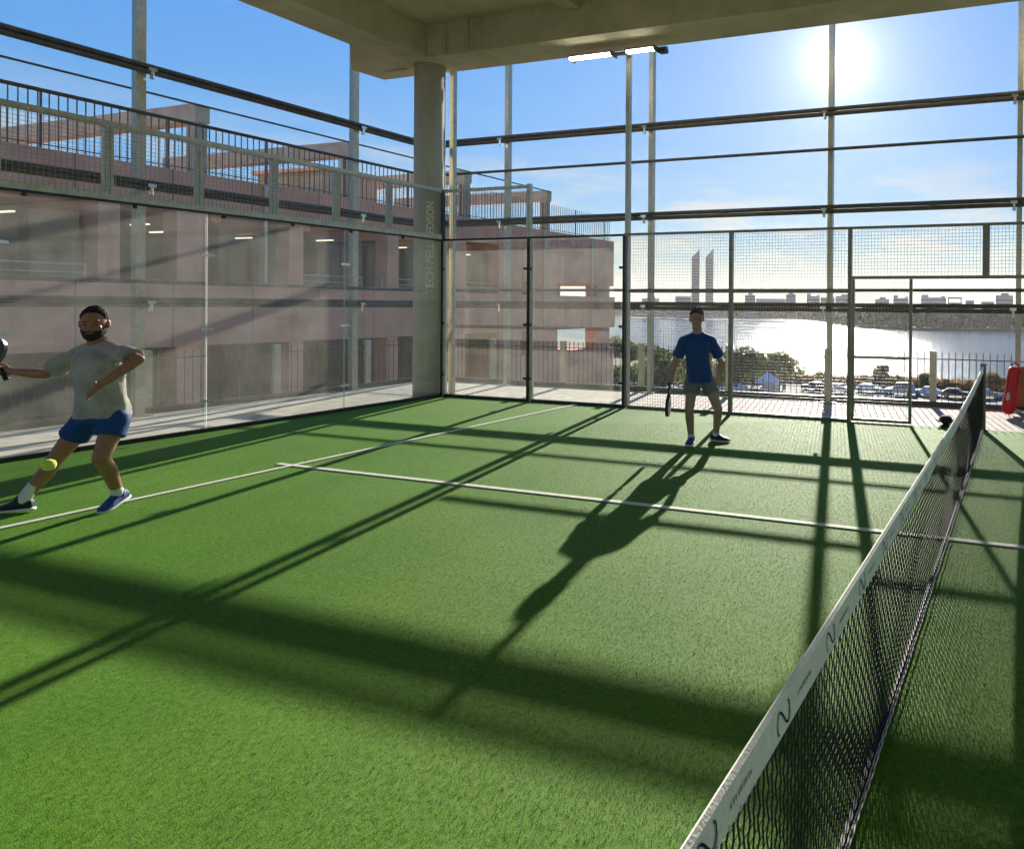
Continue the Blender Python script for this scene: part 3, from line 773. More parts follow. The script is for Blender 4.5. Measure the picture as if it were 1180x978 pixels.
JA = {'head': (3.27, -6.78, 1.594), 'neck': (3.222, -6.733, 1.411), 'shR': (3.058, -6.788, 1.316), 'shL': (3.439, -6.693, 1.342), 'chest': (3.257, -6.744, 1.167),
      'pelv': (3.229, -6.712, .835), 'hiR': (3.126, -6.747, .785), 'hiL': (3.347, -6.674, .786), 'anR': (2.630, -6.935, .098), 'anL': (3.204, -6.587, .125),
      'knR': (2.905, -6.858, .443), 'knL': (3.393, -6.798, .481), 'elR': (2.851, -6.893, 1.158), 'wrR': (2.61, -6.986, 1.178), 'haR': (2.535, -7.011, 1.185),
      'elL': (3.714, -6.715, 1.295), 'wrL': (3.627, -6.932, 1.095), 'haL': (3.543, -6.96, 1.026)}
person('bearded man in grey shirt and blue shorts lunging for the ball', JA, (.74, -.64, -.12), (.31, -.95, 0), M['skinA'], M['hair_dark'], M['grey_shirt'], M['blue_shorts'],
       M['shoe_black'], M['shoe_blue'], (-.80, -.60, -.02), (.35, -.85, -.27), True,
       [('R', (-.9, -.3, .05), (.2, -.9, .1), (0, 0, 1), 1.3), ('L', (-.75, -.25, -.6), (-.2, .9, -.2), (0, 0, 1), .55)], (.20, .09), .80, .17)

def racket(label, h, d, nrm, name='padel_racket'):
    """h = hand position on the grip, d = direction to the tip, nrm = face normal"""
    h, d, nrm = V(h), nv(d), nv(nrm); nrm = (nrm-d*nrm.dot(d)).normalized(); sx = d.cross(nrm).normalized()
    g = thing(name, label, 'padel racket', tuple(h))
    mb = MB(); n = 36; out = []
    for k in range(n):
        t = 2*math.pi*k/n; a = .13*math.sin(t); l = .20-.14*math.cos(t)
        if math.cos(t) > 0: a *= 1-.45*math.cos(t)**2
        out.append(h+d*(l)+sx*a)
    for s in (-1, 1): mb.v += [p+nrm*(.019*s) for p in out]
    mb.f += [(k, (k+1) % n, n+(k+1) % n, n+k) for k in range(n)]+[tuple(range(n)), tuple(range(2*n-1, n-1, -1))]; mb.mi += [0]*(n+2)
    f_ = mb.build('paddle_face', M['racket'], g, False)
    mb = MB()
    for i in range(-3, 4):
        for j in range(-3, 4):
            if i*i+j*j < 11:
                for s in (-1, 1): mb.bar(h+d*(.215+.026*j)+sx*.026*i+nrm*(.0192*s), h+d*(.215+.026*j)+sx*.026*i+nrm*(.0202*s), .0055, .0055, 8)
    mb.build('hole_pattern', M['shoe_black'], g)
    P1('grip', M['black_steel'], g, lambda b: (b.bar(h-d*.075, h+d*.07, .0165, .015, 12), b.bar(h-d*.085, h-d*.075, .019, .019, 12)), True)
racket('black padel racket hanging from the hand of the man in blue', (6.358, -2.70, .725), (-.03, -.06, -1), (.94, .35, 0))
racket('black padel racket held at the left edge by the bearded man', (2.555, -7.03, 1.185), (-.44, -.24, .86), (.6, -.8, .1))

mb = MB(); mb.ell((0, 0, 0), (V((1,0,0)), V((0,1,0)), UP), (.0335,)*3, 24, 16)
bl = mb.build('felt', M['ball'], None, True)
g = thing('padel_ball', 'neon yellow padel ball flying in front of the bearded man', 'ball', (5.16, -7.91, .81)); bl.parent = g; bl.location = (0, 0, 0)
mb = MB(); p = None
for k in range(49):
    t = 2*math.pi*k/48; q = V((.0335*(.78*math.cos(t)+.2*math.cos(3*t)), .0335*(.78*math.sin(t)-.2*math.sin(3*t)), .0335*.6*math.sin(2*t))).normalized()*.0337
    if p is not None: mb.bar(p, q, .0011, .0011, 4, False)
    p = q
s = mb.build('seam', M['sole']); s.parent = g

# ---------------------------------------------------------------- red racket bag, brown box, black cap
g = thing('racket_bag', 'bright red padded racket bag leaning upright at the right edge', 'bag', (10.36, 1.55, 0))
mb = MB(); ax = nv((.12, .10, .98)); sx = V((1, 0, 0)); sy = V((0, 1, 0)); b0 = V((10.33, 1.50, .03))
prof = [(0, .055, .05), (.04, .10, .08), (.14, .125, .10), (.3, .115, .10), (.5, .10, .085), (.68, .105, .08), (.76, .09, .06), (.79, .05, .03)]
mb.loft([(b0+ax*t, sx, sy, a, c) for t, a, c in prof], 24, 2.6); fbag = fuse(mb, 'bag_body', M['red_bag'], g, .008, 2, lambda co: noise.noise(co*14)*.008)
mb = MB()
for s in (-1, 1):
    p = None
    for t in [k/20 for k in range(21)]:
        q = b0+ax*(.06+.68*t)+sx*(s*(.085-.012*math.sin(3*t)))+sy*(-.085+.02*t)
        if p is not None: mb.bar(p, q, .008, .008, 8, False)
        p = q
mb.build('piping', M['red_dark'], g, True)
mb = MB(); mb.loft([(b0+ax*.30+sy*-.104-sx*.04, ax, sx, .06, .028), (b0+ax*.30+sy*-.109-sx*.04, ax, sx, .056, .025)], 16, 3)
mb.build('badge', M['tent'], g)
mb = MB()
for k in range(3): mb.bar(b0+ax*(.27+.025*k)-sx*.052+sy*-.111, b0+ax*(.28+.025*k)-sx*.028+sy*-.111, .004, .004, 5)
mb.build('badge_mark', M['grey_ink'], g)
mb = MB(); p = None
for k in range(15):
    t = math.pi*k/14; q = b0+ax*(.79+.06*math.sin(t))+sx*(.05*math.cos(t))
    if p is not None: mb.bar(p, q, .009, .009, 8)
    p = q
mb.build('handle', M['black_plastic'], g)
g = thing('storage_box', 'open brown cardboard box on short metal legs behind the red bag', 'box', (10.62, 1.75, 0))
P1('box_body', M['crate'], g, lambda b: (b.box(10.44, 10.84, 1.68, 1.69, .13, .78), b.box(10.44, 10.84, 1.91, 1.92, .13, .78), b.box(10.44, 10.45, 1.691, 1.909, .13, .78), b.box(10.83, 10.84, 1.691, 1.909, .13, .78), b.box(10.451, 10.829, 1.691, 1.909, .13, .14)))
P1('shelf', M['black_steel'], g, lambda b: b.box(10.32, 10.9, 1.62, 1.96, .10, .129))
for x, y in ((10.34, 1.64), (10.88, 1.64), (10.34, 1.94), (10.88, 1.94)): P1('leg', M['galv'], g, lambda b: b.bar((x, y, -.022), (x, y, .10), .012, .012, 8))

g = thing('sun_cap', 'small black cap left on the paving behind the far end of the net', 'cap', (9.46, .02, 0))
mb = MB(); c = V((9.46, .12, .0))
mb.ell(c+UP*.10, (V((1,0,0)), V((0,1,0)), UP), (.10, .11, .065), 20, 14); mb.ell(c+UP*.085, (V((1,0,0)), V((0,1,0)), UP), (.155, .13, .022), 24, 10)
fuse(mb, 'crown', M['black_plastic'], g, .006, 2, lambda co: noise.noise(co*22)*.006)
mb = MB(); mb.loft([(c-UP*.022, V((1,0,0)), V((0,1,0)), .11, .09), (c-UP*.005, V((1,0,0)), V((0,1,0)), .10, .085), (c+UP*.02, V((1,0,0)), V((0,1,0)), .045, .045), (c+UP*.09, V((1,0,0)), V((0,1,0)), .05, .05)], 20)
mb.build('brim', M['black_plastic'], g, True)

# ---------------------------------------------------------------- brown building opposite
BX = -22.0
g = thing('brown_building', 'long brown concrete building with open parking decks opposite the court', 'building', (BX-9, 10, ZG))
YE = 39.4
mb = MB()
mb.box(BX-18, BX, 28.5, YE, 3.35, 7.1); mb.box(BX-18, BX, -30, 28.498, 5.65, 7.098)
mb.build('parapet', M['brown'], g)
mb = MB(); mb.box(BX-18, BX+.05, -30, YE+.1, -.05, 2.45); mb.build('deck_band', M['brown'], g)
mb = MB(); mb.box(BX-18, BX+.02, 26.5, YE, ZG, -1.75); mb.box(BX-18, BX, -30, 26.498, ZG, -4.0); mb.build('lower_wall', M['brown'], g)
for i, (y0, y1) in enumerate(((-20, -19), (-13, -12), (-7, -6), (-1, 0), (5.7, 6.35), (8.2, 9.3), (12.7, 13.35), (17.9, 18.6), (22.6, 23.4), (26.2, 28.4))):
    P1('pillar', M['brown'], g, lambda b: (b.box(BX-.9, BX-.06, y0, y1, 2.451, 5.649), b.box(BX-.9, BX-.06, y0, y1, -3.999, -.051)))
P1('pillar', M['brown'], g, lambda b: (b.box(BX-1.2, BX-.06, 29.2, 32.2, 2.451, 3.349), b.box(BX-1.2, BX-.06, 29.2, 32.2, -1.749, -.051)))
P1('pillar', M['brown'], g, lambda b: (b.box(BX-1.2, BX-.06, 37.2, 38.9, 2.451, 3.349), b.box(BX-1.2, BX-.06, 37.2, 38.9, -1.749, -.051)))
mb = MB(); mb.box(BX-11.2, BX-11, -30, 28, 2.451, 5.649); mb.box(BX-14.2, BX-14, -30, 30, -3.999, -.051)
mb.box(BX-11, BX-1.2, 28.05, 28.25, 2.451, 5.649); mb.box(BX-14, BX-1.2, 26.9, 27.1, -3.999, -.051)
mb.box(BX-2.7, BX-2.5, 32.3, 35.7, 2.451, 3.349); mb.box(BX-2.7, BX-2.5, 32.3, 35.2, -1.749, -.051)
for y in (0, 7.5, 15, 22.5): mb.box(BX-10.9, BX-5.5, y, y+.25, 2.451, 5.6)
mb.build('interior_wall', M['brown_in'], g)
mb = MB()
for y in range(-26, 28, 4): mb.box(BX-10.9, BX-.95, y+.0, y+.35, 5.25, 5.649)
mb.build('soffit_beams', M['brown'], g)
mb = MB()
for y0 in [1.2, 2.6, 4.0, 10, 11.3, 14.3, 15.6, 19.5, 20.8, 24.1]: mb.box(BX-.5, BX-.45, y0, y0+1.15, 2.46, 5.0)
mb.build('glazing', M['glass'], g)
for (x, y) in ((-25, 8.6), (-28, 10.9), (-26, 21.2), (-24, 16.0), (-25.5, 24.3), (-24, 20.5), (-25, 29.5), (-27, 14), (-25, 4.5), (-24.6, 26.0)):
    z = 5.05 if y < 28 else 3.33
    P1('strip_light', M['strip_glass'], g, lambda b: b.box(x-.8, x+.3, y, y+.12, z-.04, z+.02))
for y in (2.2, 11.5, 21.0, 30.5, 36.2):
    P1('downpipe', M['galv'], g, lambda b: (b.bar((BX+.12, y, -.04 if y > 28 else 2.46), (BX+.12, y, 7.0), .07, .07, 8), b.box(BX+.001, BX+.2, y-.1, y+.1, 6.85, 6.95)))
mb = MB()
for y in range(-28, 38, 3):
    for z0, z1, y_lim in ((5.66, 7.09, 99), (-.04, 2.44, 99)):
        mb.box(BX+.0, BX+.054 if z0 < 0 else BX+.004, y, y+.03, z0, z1)
mb.build('panel_joint', M['rail_steel'], g)
for y in (-8, 3.5, 14.6, 19.6, 24.6):
    P1('hand_rail', M['galv'], g, lambda b: (b.bar((BX-.2, y-2, 3.1), (BX-.2, y+2, 3.1), .04, .04, 6), b.bar((BX-.2, y-2, 2.8), (BX-.2, y+2, 2.8), .03, .03, 6), b.bar((BX-.2, y-1.9, 2.45), (BX-.2, y-1.9, 3.1), .03, .03, 6), b.bar((BX-.2, y+1.9, 2.45), (BX-.2, y+1.9, 3.1), .03, .03, 6)))
# stair flight visible through the lower deck
mb = MB()
for k in range(10): mb.box(BX-4.5, BX-2.5, 20+k*.4, 20.4+k*.4, -4.0, -3.8+.22*k)
mb.build('stair', M['concrete'], g)
# rooftop picket railing
g = thing('roof_railing', 'tall picket railing along the roof edge of the brown building', 'railing', (BX-.3, 10, 7.1))
y = -30.0
while y < YE-.5:
    y1 = min(y+3.8, YE-.2)
    P1('post', M['rail_steel'], g, lambda b: b.box(BX-.34, BX-.28, y, y+.06, 7.101, 9.1))
    mb = MB(); n = int((y1-y)/.25)
    for i in range(1, n+1): mb.bar((BX-.3, y+.25*i, 7.101), (BX-.3, y+.25*i, 9.1), .022, .022, 4, True)
    mb.box(BX-.315, BX-.285, y+.061, y1-.001, 7.25, 7.29)
    mb.build('picket_panel', M['rail_steel'], g); y = y1
g = thing('roof_pergola', 'row of pale concrete pergola frames on the roof of the brown building', 'pergola', (BX-4, 12, 7.1))
for y in (-13.4, -5.8, 1.8, 9.43, 16.3, 24.1, 31.8):
    P1('beam', M['concrete'], g, lambda b: b.box(BX-15, BX-.5, y-.35, y+.2, 9.35, 10.1))
    P1('leg', M['concrete'], g, lambda b: b.box(BX-1.1, BX-.6, y-.32, y+.17, 7.101, 9.349))
P1('cable', M['rail_steel'], g, lambda b: b.bar((BX-.45, -25, 10.04), (BX-.45, 31.9, 10.04), .045, .045, 6))
g = thing('roof_cabin', 'grey block housing plant on the roof behind the pergola', 'roof block', (BX-8, 19, 7.1))
P1('wall', M['concrete'], g, lambda b: (b.box(BX-9, BX-4, 17.2, 20.6, 7.101, 9.0)))
P1('roof', M['brown'], g, lambda b: b.box(BX-9.2, BX-3.8, 17.0, 20.8, 9.001, 9.2))

# ---------------------------------------------------------------- terrain, water, far shore
def sheet(name, pts, z, mat, label, thick=2):
    mb = MB(); n = len(pts); mb.v += [(x, y, z) for x, y in pts]+[(x, y, z-thick) for x, y in pts]
    mb.f += [tuple(range(n))]+[tuple(range(2*n-1, n-1, -1))]+[(k, n+k, n+(k+1) % n, (k+1) % n) for k in range(n)]; mb.mi += [0]*(n+2)
    return struct(mb.build(name, mat), label)
near = [(-300, -200), (400, -200), (400, 150), (200, 140), (60, 128), (6, 121), (-6.5, 112), (-16.5, 115), (-28, 121), (-40, 131), (-50, 150), (-75, 165), (-110, 190), (-180, 240), (-300, 300)]
sheet('ground', near, ZG, M['far_ground'], 'grassy ground below the terrace down to the lake shore')
sheet('car_park', [(-60, 70), (30, 70), (30, 104), (-8, 101), (-30, 101), (-60, 104)], ZG+.03, M['asphalt'], 'asphalt car park by the shore', .02)
sheet('promenade', [(-60, 106), (-30, 103.5), (-8, 103.5), (30, 106), (30, 108.5), (-8, 106), (-30, 106), (-60, 109)], ZG+.06, M['concrete_pale'], 'pale path between car park and shore', .02)
sheet('lake_water', [(-2500, -100), (2500, -100), (2500, 3000), (-2500, 3000)], ZG-.4, M['water'], 'sunlit lake water')
sheet('far_shore', [(160, 430), (60, 462), (3, 470), (-35, 448), (-66, 445), (-90, 470), (-125, 540), (-150, 640), (-230, 760), (-420, 860), (-700, 900), (-1100, 900), (-1400, 1400), (900, 1400), (900, 430)], ZG+.3, M['far_ground'], 'low far shore of the lake')
sheet('sand_spit', [(-190, 440), (-150, 420), (-128, 412), (-120, 418), (-150, 432), (-195, 455)], ZG-.1, M['far_ground'], 'low spit of land in the lake')
sheet('far_spit', [(-420, 640), (-260, 600), (-170, 575), (-150, 590), (-260, 625), (-420, 680)], ZG+.2, M['far_ground'], 'thin dark island across the lake')

# leaf clumps
def crown_mesh(name, rad, n, leaf, mat, lobes=9, seed=1, flat=1.0):
    rg = np.random.default_rng(seed); 
    lc = rg.normal(0, .42, (lobes, 3)); lc /= np.maximum(1, np.linalg.norm(lc, axis=1, keepdims=True)/.75); lr = .32+.25*rg.random(lobes)
    k = rg.integers(0, lobes, n); d = rg.normal(size=(n, 3)); d /= np.linalg.norm(d, axis=1, keepdims=True)
    p = (lc[k]+d*(lr[k]*(.55+.5*rg.random(n)**.5))[:, None])*np.array(rad)
    a = rg.normal(size=(n, 3)); a /= np.linalg.norm(a, axis=1, keepdims=True); b = np.cross(a, rg.normal(size=(n, 3))); b /= np.linalg.norm(b, axis=1, keepdims=True)
    s = leaf*(.6+.8*rg.random(n))[:, None]
    co = np.stack([p-a*s-b*s*.6, p+a*s-b*s*.6, p+a*s+b*s*.6, p-a*s+b*s*.6], 1).astype(np.float32)
    me = bpy.data.meshes.new(name); me.vertices.add(n*4); me.vertices.foreach_set('co', co.ravel())
    me.loops.add(n*4); me.loops.foreach_set('vertex_index', np.arange(n*4, dtype=np.int32)); me.polygons.add(n)
    me.polygons.foreach_set('loop_start', np.arange(0, n*4, 4, dtype=np.int32)); me.update(calc_edges=True); me.materials.append(mat); return me
def tree_proto(rad, h, mat, seed):
    g = bpy.data.objects.new('shore_tree', None); COL.objects.link(g)
    me = crown_mesh('crown', rad, 4200, .16, mat, 11, seed); c = bpy.data.objects.new('crown', me); COL.objects.link(c); c.parent = g; c.location = (0, 0, h)
    mb = MB(); mb.bar((0, 0, 0), (.1, 0, h*.7), .22, .14, 8); rr = random.Random(seed)
    for k in range(7):
        a = k*2.4; z = h*(.45+.04*k); mb.bar((.06, 0, z), (math.cos(a)*rad[0]*.6, math.sin(a)*rad[1]*.6, z+rad[2]*.6), .09, .03, 6)
    t = mb.build('trunk', M['bark']); t.parent = g
    return g
protos = [tree_proto((3.2, 3.2, 2.6), 3.9, M['leafA'], 1), tree_proto((2.6, 2.6, 3.2), 4.2, M['leafB'], 2), tree_proto((3.6, 3.0, 2.1), 3.2, M['leafC'], 3), tree_proto((2.2, 2.4, 2.0), 2.6, M['leafA'], 4)]
tree_at = [  # x, y, proto, scale, label
 (-33.5, 99.5, 0, 1.1, 'broad dark green tree just right of the man in blue'),
 (-27.2, 97.5, 0, .98, 'second broad green tree, right of the one beside the man in blue'),
 (-22.9, 104, 3, .55, 'small green tree left of the bright lake reflection'),
 (-12.6, 107, 3, .85, 'round olive tree seen through the mesh gate'),
 (-5.2, 106, 3, .62, 'round tree in the open entrance left of the net top'),
 (6.2, 107, 2, .62, 'brownish tree just right of the net post'),
 (-44, 101, 2, 1.1, 'low green tree left of the man in blue'),
 (-54, 104, 0, 1.1, 'dark tree beside the corner of the brown building'),
 (-38.7, 103, 3, 1.15, 'small tree behind the man in blue'),
 (-18.0, 106, 2, .36, 'low rusty shrub tree below the bright reflection'),
 (-15.4, 106.5, 2, .33, 'low rusty shrub tree left of the mesh gate'),
 (-9.5, 107, 2, .38, 'low brown tree seen low through the mesh gate'),
 (-1.4, 107, 2, .36, 'low brown tree close left of the net post'),
 (2.2, 107, 2, .34, 'lowest brown tree behind the net post'),
 (9.5, 108, 1, .5, 'tree at the far right below the railing'),
 (-64, 108, 0, 1.2, 'dark tree partly behind the brown building'),
 (-49, 97, 3, .9, 'small green tree beside the mullion left of the man in blue')]
for i, (x, y, p, s, lab) in enumerate(tree_at):
    used = [t[2] for t in tree_at[:i]]
    t = protos[p] if p not in used else copy_tree(protos[p])
    t.location = (x, y, ZG); t.scale = (s, s, s*random.uniform(.92, 1.08)); t.rotation_euler.z = random.uniform(0, 6)
    tag(t, lab, 'tree', 'trees along the near lake shore')
# undergrowth and hedge, far woods
me = crown_mesh('shore_scrub', (30, 2.5, .8), 14000, .2, M['leafC'], 60, 9); o = bpy.data.objects.new('shore_scrub', me); COL.objects.link(o); o.location = (-10, 109.5, ZG+.7)
tag(o, 'rusty green scrub along the near lake shore', 'scrub', kind='stuff')
me = crown_mesh('hillside_scrub', (18, 14, 1.5), 16000, .28, M['leafA'], 70, 10); o = bpy.data.objects.new('hillside_scrub', me); COL.objects.link(o); o.location = (-50, 112, ZG+.8)
tag(o, 'dark green scrub behind the fence left of the man in blue', 'scrub', kind='stuff')
def woods(name, pts, h, n, leaf, label):
    rg = np.random.default_rng(len(name)); pts = np.array(pts, float); P = []
    for a, b in zip(pts, pts[1:]):
        l = np.linalg.norm(b-a); k = int(n*l*2.6); t = rg.random(k)[:, None]; q = a+(b-a)*t+rg.normal(0, 6, (k, 2)); 
        hh = h*(.82+.14*np.sin(q[:, 0]*.11)*np.sin(q[:, 0]*.043+1)+.08*np.sin(q[:, 0]*.37)+.06*np.sin(q[:, 0]*.83)); z = ZG+hh*np.sqrt(rg.random(k)); P.append(np.column_stack([q, z]))
    p = np.vstack(P); n = len(p); s = leaf*(.6+.8*rg.random(n))[:, None]
    a = rg.normal(size=(n, 3)); a /= np.linalg.norm(a, axis=1, keepdims=True); b = np.cross(a, rg.normal(size=(n, 3))); b /= np.linalg.norm(b, axis=1, keepdims=True)
    co = np.stack([p-a*s-b*s, p+a*s-b*s, p+a*s+b*s, p-a*s+b*s], 1).astype(np.float32)
    me = bpy.data.meshes.new(name); me.vertices.add(n*4); me.vertices.foreach_set('co', co.ravel()); me.loops.add(n*4); me.loops.foreach_set('vertex_index', np.arange(n*4, dtype=np.int32))
    me.polygons.add(n); me.polygons.foreach_set('loop_start', np.arange(0, n*4, 4, dtype=np.int32)); me.update(calc_edges=True); me.materials.append(M['far_wood'])
    o = bpy.data.objects.new(name, me); COL.objects.link(o); tag(o, label, 'woods', kind='stuff')
woods('right_shore_woods', [(200, 440), (60, 470), (3, 478), (-35, 456), (-66, 455), (-95, 490)], 14.5, 60, .8, 'wooded shore across the water behind the open entrance')
woods('middle_shore_woods', [(-95, 490), (-130, 560), (-160, 650), (-235, 772)], 11.5, 40, 1.0, 'low wooded shore fading behind the bright reflection')
woods('distant_shore_woods', [(-235, 772), (-420, 872), (-700, 912), (-1000, 912)], 14, 26, 1.4, 'hazy wooded shore below the twin towers')

# ---------------------------------------------------------------- far city
def far_building(name, label, cx, cy, w, dpt, h, mi, style=0, top=None):
    ang = math.atan2(cy+10.3, cx-10.5)-math.pi/2
    g = thing(name, label, 'tower' if name == 'slanted_tower' else 'building', (cx, cy, ZG), 'far city buildings across the lake' if name != 'slanted_tower' else 'twin slanted towers')
    g.rotation_euler.z = ang
    mb = MB()
    if style == 'slant':
        v = [(-w/2, -dpt/2, 0), (w/2, -dpt/2, 0), (w/2, dpt/2, 0), (-w/2, dpt/2, 0), (-w/2, -dpt/2, h), (w/2, -dpt/2, top), (w/2, dpt/2, top), (-w/2, dpt/2, h)]
        mb.add(v, [(3,2,1,0), (4,5,6,7), (0,1,5,4), (1,2,6,5), (2,3,7,6), (3,0,4,7)])
    else:
        mb.box(-w/2, w/2, -dpt/2, dpt/2, 0, h)
        if style == 1: mb.box(-w*.2, w*.25, -dpt*.3, dpt*.3, h, h+2.5)
        if style == 2: mb.box(-w*.48, -w*.2, -dpt*.4, dpt*.4, h, h+3); mb.box(w*.3, w*.45, -dpt*.4, dpt*.4, h, h+1.6)
        if style == 3:
            mb.box(-w*.5, -w*.42, -dpt*.4, dpt*.4, h, h+4); mb.box(w*.42, w*.5, -dpt*.4, dpt*.4, h, h+4); mb.box(-w*.5, w*.5, -dpt*.4, dpt*.4, h+4, h+6)
    o = mb.build('wall', M['city'][mi]); o.parent = g
    mb = MB(); f = 3.6; k = 1
    while k*f+1.2 < h-1.5:
        mb.box(-w/2+.8, w/2-.8, -dpt/2-.12, -dpt/2+.1, k*f, k*f+1.5); k += 1
    if mb.v: q = mb.build('window_band', M['window']); q.parent = g
    return g
for name, a, b in (('left', (-393, 794), (78, 89)), ('right', (-377, 802), (79, 90))):
    far_building('slanted_tower', '%s of the two tall grey slanted-top towers across the lake' % name, a[0], a[1], 10.2, 14, b[0]-2, 2, 'slant', b[1]-2)
CITY = [(-407, 787, 20, 26, 0, 0, 'low grey block just left of the twin towers'),
 (-321, 805, 13.3, 28.2, 2, 1, 'squarish grey block at the left end of the long low block across the lake'),
 (-296, 814, 37.8, 23.8, 0, 0, 'long low block between two taller grey blocks across the lake'),
 (-272, 823, 12.3, 29.9, 2, 1, 'narrow taller block ending the long low row across the lake'),
 (-236, 803, 16, 27.2, 0, 2, 'stepped grey block just left of the mullion under the sun'),
 (-219, 808, 17, 25.6, 1, 0, 'low beige block behind the mullion under the sun'),
 (-198, 814, 23.5, 27.2, 0, 1, 'wide grey block between the mullion and the gate post'),
 (-144, 775, 16, 23.3, 1, 1, 'small low block left in the mesh gate'),
 (-123, 778, 17, 24.8, 0, 2, 'stepped grey block on the right in the mesh gate'),
 (-84, 764, 27.5, 25.4, 0, 2, 'wide flat block just right of the gate across the lake'),
 (-61, 766, 15, 20, 2, 3, 'dark block with a raised roof frame across the lake'),
 (-45, 768, 9.3, 22.4, 0, 0, 'tiny low block right of the raised roof frame'),
 (-25, 749, 13.4, 21, 1, 0, 'low beige block left of the tall dark block at the right'),
 (-8, 749, 17.6, 27.6, 2, 1, 'tall dark block at the far right by the thick mullion'),
 (-443, 767, 21.8, 22.7, 1, 1, 'low beige block near the brown building corner'),
 (35, 749, 38, 24.6, 0, 2, 'long block beyond the right edge post')]
for x, y, w, h, mi, st, lab in CITY: far_building('city_building', lab+(', far away' if 'far' not in lab and 'lake' not in lab else ''), x, y, w, 16, h, mi, st)

# ---------------------------------------------------------------- parked cars and a canvas tent
def car_proto(kind):
    g = bpy.data.objects.new('parked_car', None); COL.objects.link(g)
    van = kind == 'van'
    L_, W_, H_ = (4.9, 1.9, 2.0) if van else (4.3, 1.76, 1.46)
    prof = [(-L_/2, .35), (-L_/2+.02, .78), (-L_/2+.12, .9), (-L_*.22, .98 if not van else 1.1), (-L_*.10, 1.42 if not van else 1.95), (L_*.24, 1.46 if not van else 2.0), (L_*.42, 1.0 if not van else 1.9), (L_/2, .92), (L_/2, .35)]
    mb = MB(); n = len(prof)
    def ww(z): return W_/2*(1 if z < 1.0 else (.82 if not van else .92))
    mb.v += [(x, -ww(z), z) for x, z in prof]+[(x, ww(z), z) for x, z in prof]
    mb.f += [tuple(range(n)), tuple(range(2*n-1, n-1, -1))]+[(k, n+k, n+(k+1) % n, (k+1) % n) for k in range(n)]; mb.mi += [0]*(n+2)
    b = mb.build('body', M['car_white']); b.parent = g
    bv = b.modifiers.new('b', 'BEVEL'); bv.width = .07; bv.segments = 2
    mb = MB(); z0, z1 = (1.04, 1.38) if not van else (1.2, 1.8)
    for s in (-1, 1):
        y = s*(ww(1.2)+.012)
        mb.box(-L_*.1, L_*.06, y-.006, y+.006, z0, z1); mb.box(L_*.08, L_*.26, y-.006, y+.006, z0, z1)
    w = mb.build('window', M['window']); w.parent = g
    mb = MB(); mb.add([(-L_*.215, -.68, z0-.02), (-L_*.215, .68, z0-.02), (-L_*.115, .6, z1), (-L_*.115, -.6, z1)], [(0, 1, 2, 3)]); mb.v = [(x-.03, y, z+.02) for x, y, z in mb.v]
    w = mb.build('windscreen', M['window']); w.parent = g
    for x in (-L_*.31, L_*.31):
        for s in (-1, 1):
            mb = MB(); mb.bar((x, s*(W_/2-.2), .32), (x, s*(W_/2+.01), .32), .32, .32, 18); t = mb.build('wheel', M['tyre']); t.parent = g
            mb = MB(); mb.bar((x, s*(W_/2+.011), .32), (x, s*(W_/2+.02), .32), .19, .17, 12); q = mb.build('rim', M['bright']); q.parent = t
    for s in (-1, 1):
        mb = MB(); mb.box(-L_/2-.02, -L_/2+.05, s*.62-.16, s*.62+.16, .62, .76); t = mb.build('headlight', M['tent']); t.parent = g
        mb = MB(); mb.box(L_/2-.02, L_/2+.02, s*.66-.12, s*.66+.12, .66, .84); t = mb.build('tail_light', M['car_red']); t.parent = g
    return g
pc = {'car': car_proto('car'), 'van': car_proto('van')}; usedp = set()
def recolour(o, mat):
    for ch in o.children:
        if ch.name.startswith('body'): ch.data = ch.data.copy(); ch.data.materials[0] = mat
cars = [(-12.9, 98.5, 'car', 'white', 'white car parked low behind the mesh gate'),
 (-7.8, 97.6, 'van', 'silver', 'silver van parked just left of the net top'),
 (-3.6, 98.2, 'car', 'white', 'white car partly hidden by the net top'),
 (-17.5, 96.8, 'car', 'silver', 'silver car parked between the mullion and the gate post'),
 (-21.9, 97.8, 'car', 'dark', 'dark car parked left of the mullion under the sun'),
 (-28.0, 86.5, 'car', 'blue', 'blue car parked beside the white tent'),
 (-33.2, 90.5, 'car', 'white', 'white car parked right behind the blue-shirted man'),
 (.8, 97.5, 'car', 'dark', 'dark car parked behind the net post'),
 (5.4, 98.4, 'car', 'silver', 'silver car parked right of the net post'),
 (-38.5, 90, 'car', 'dark', 'dark car parked left of the blue-shirted man')]
for x, y, k, c, lab in cars:
    g = pc[k] if k not in usedp else copy_tree(pc[k]); usedp.add(k)
    g.location = (x, y, ZG+.03); g.rotation_euler.z = random.uniform(-.12, .12)+(math.pi if random.random() < .4 else 0); recolour(g, M['car_'+c])
    tag(g, lab, 'car', 'cars parked by the shore')
g = thing('canvas_tent', 'small white canvas tent right of the blue-shirted man in the car park', 'tent', (-27.6, 91.0, ZG))
mb = MB(); w = 1.5; c = V((-27.6, 91.0, ZG))
mb.v += [tuple(c+V(p)) for p in ((-w, -w, 2.1), (w, -w, 2.1), (w, w, 2.1), (-w, w, 2.1), (0, 0, 3.5), (-w, -w, 1.75), (w, -w, 1.75), (w, w, 1.75), (-w, w, 1.75))]
mb.f += [(0, 1, 4), (1, 2, 4), (2, 3, 4), (3, 0, 4), (0, 5, 6, 1), (1, 6, 7, 2), (2, 7, 8, 3), (3, 8, 5, 0)]; mb.mi += [0]*8
mb.build('roof', M['tent'], g)
for sx in (-1, 1):
    for sy in (-1, 1): P1('leg', M['galv'], g, lambda b: b.bar(c+V((sx*(w-.05), sy*(w-.05), .03)), c+V((sx*(w-.05), sy*(w-.05), 2.1)), .05, .05, 6))
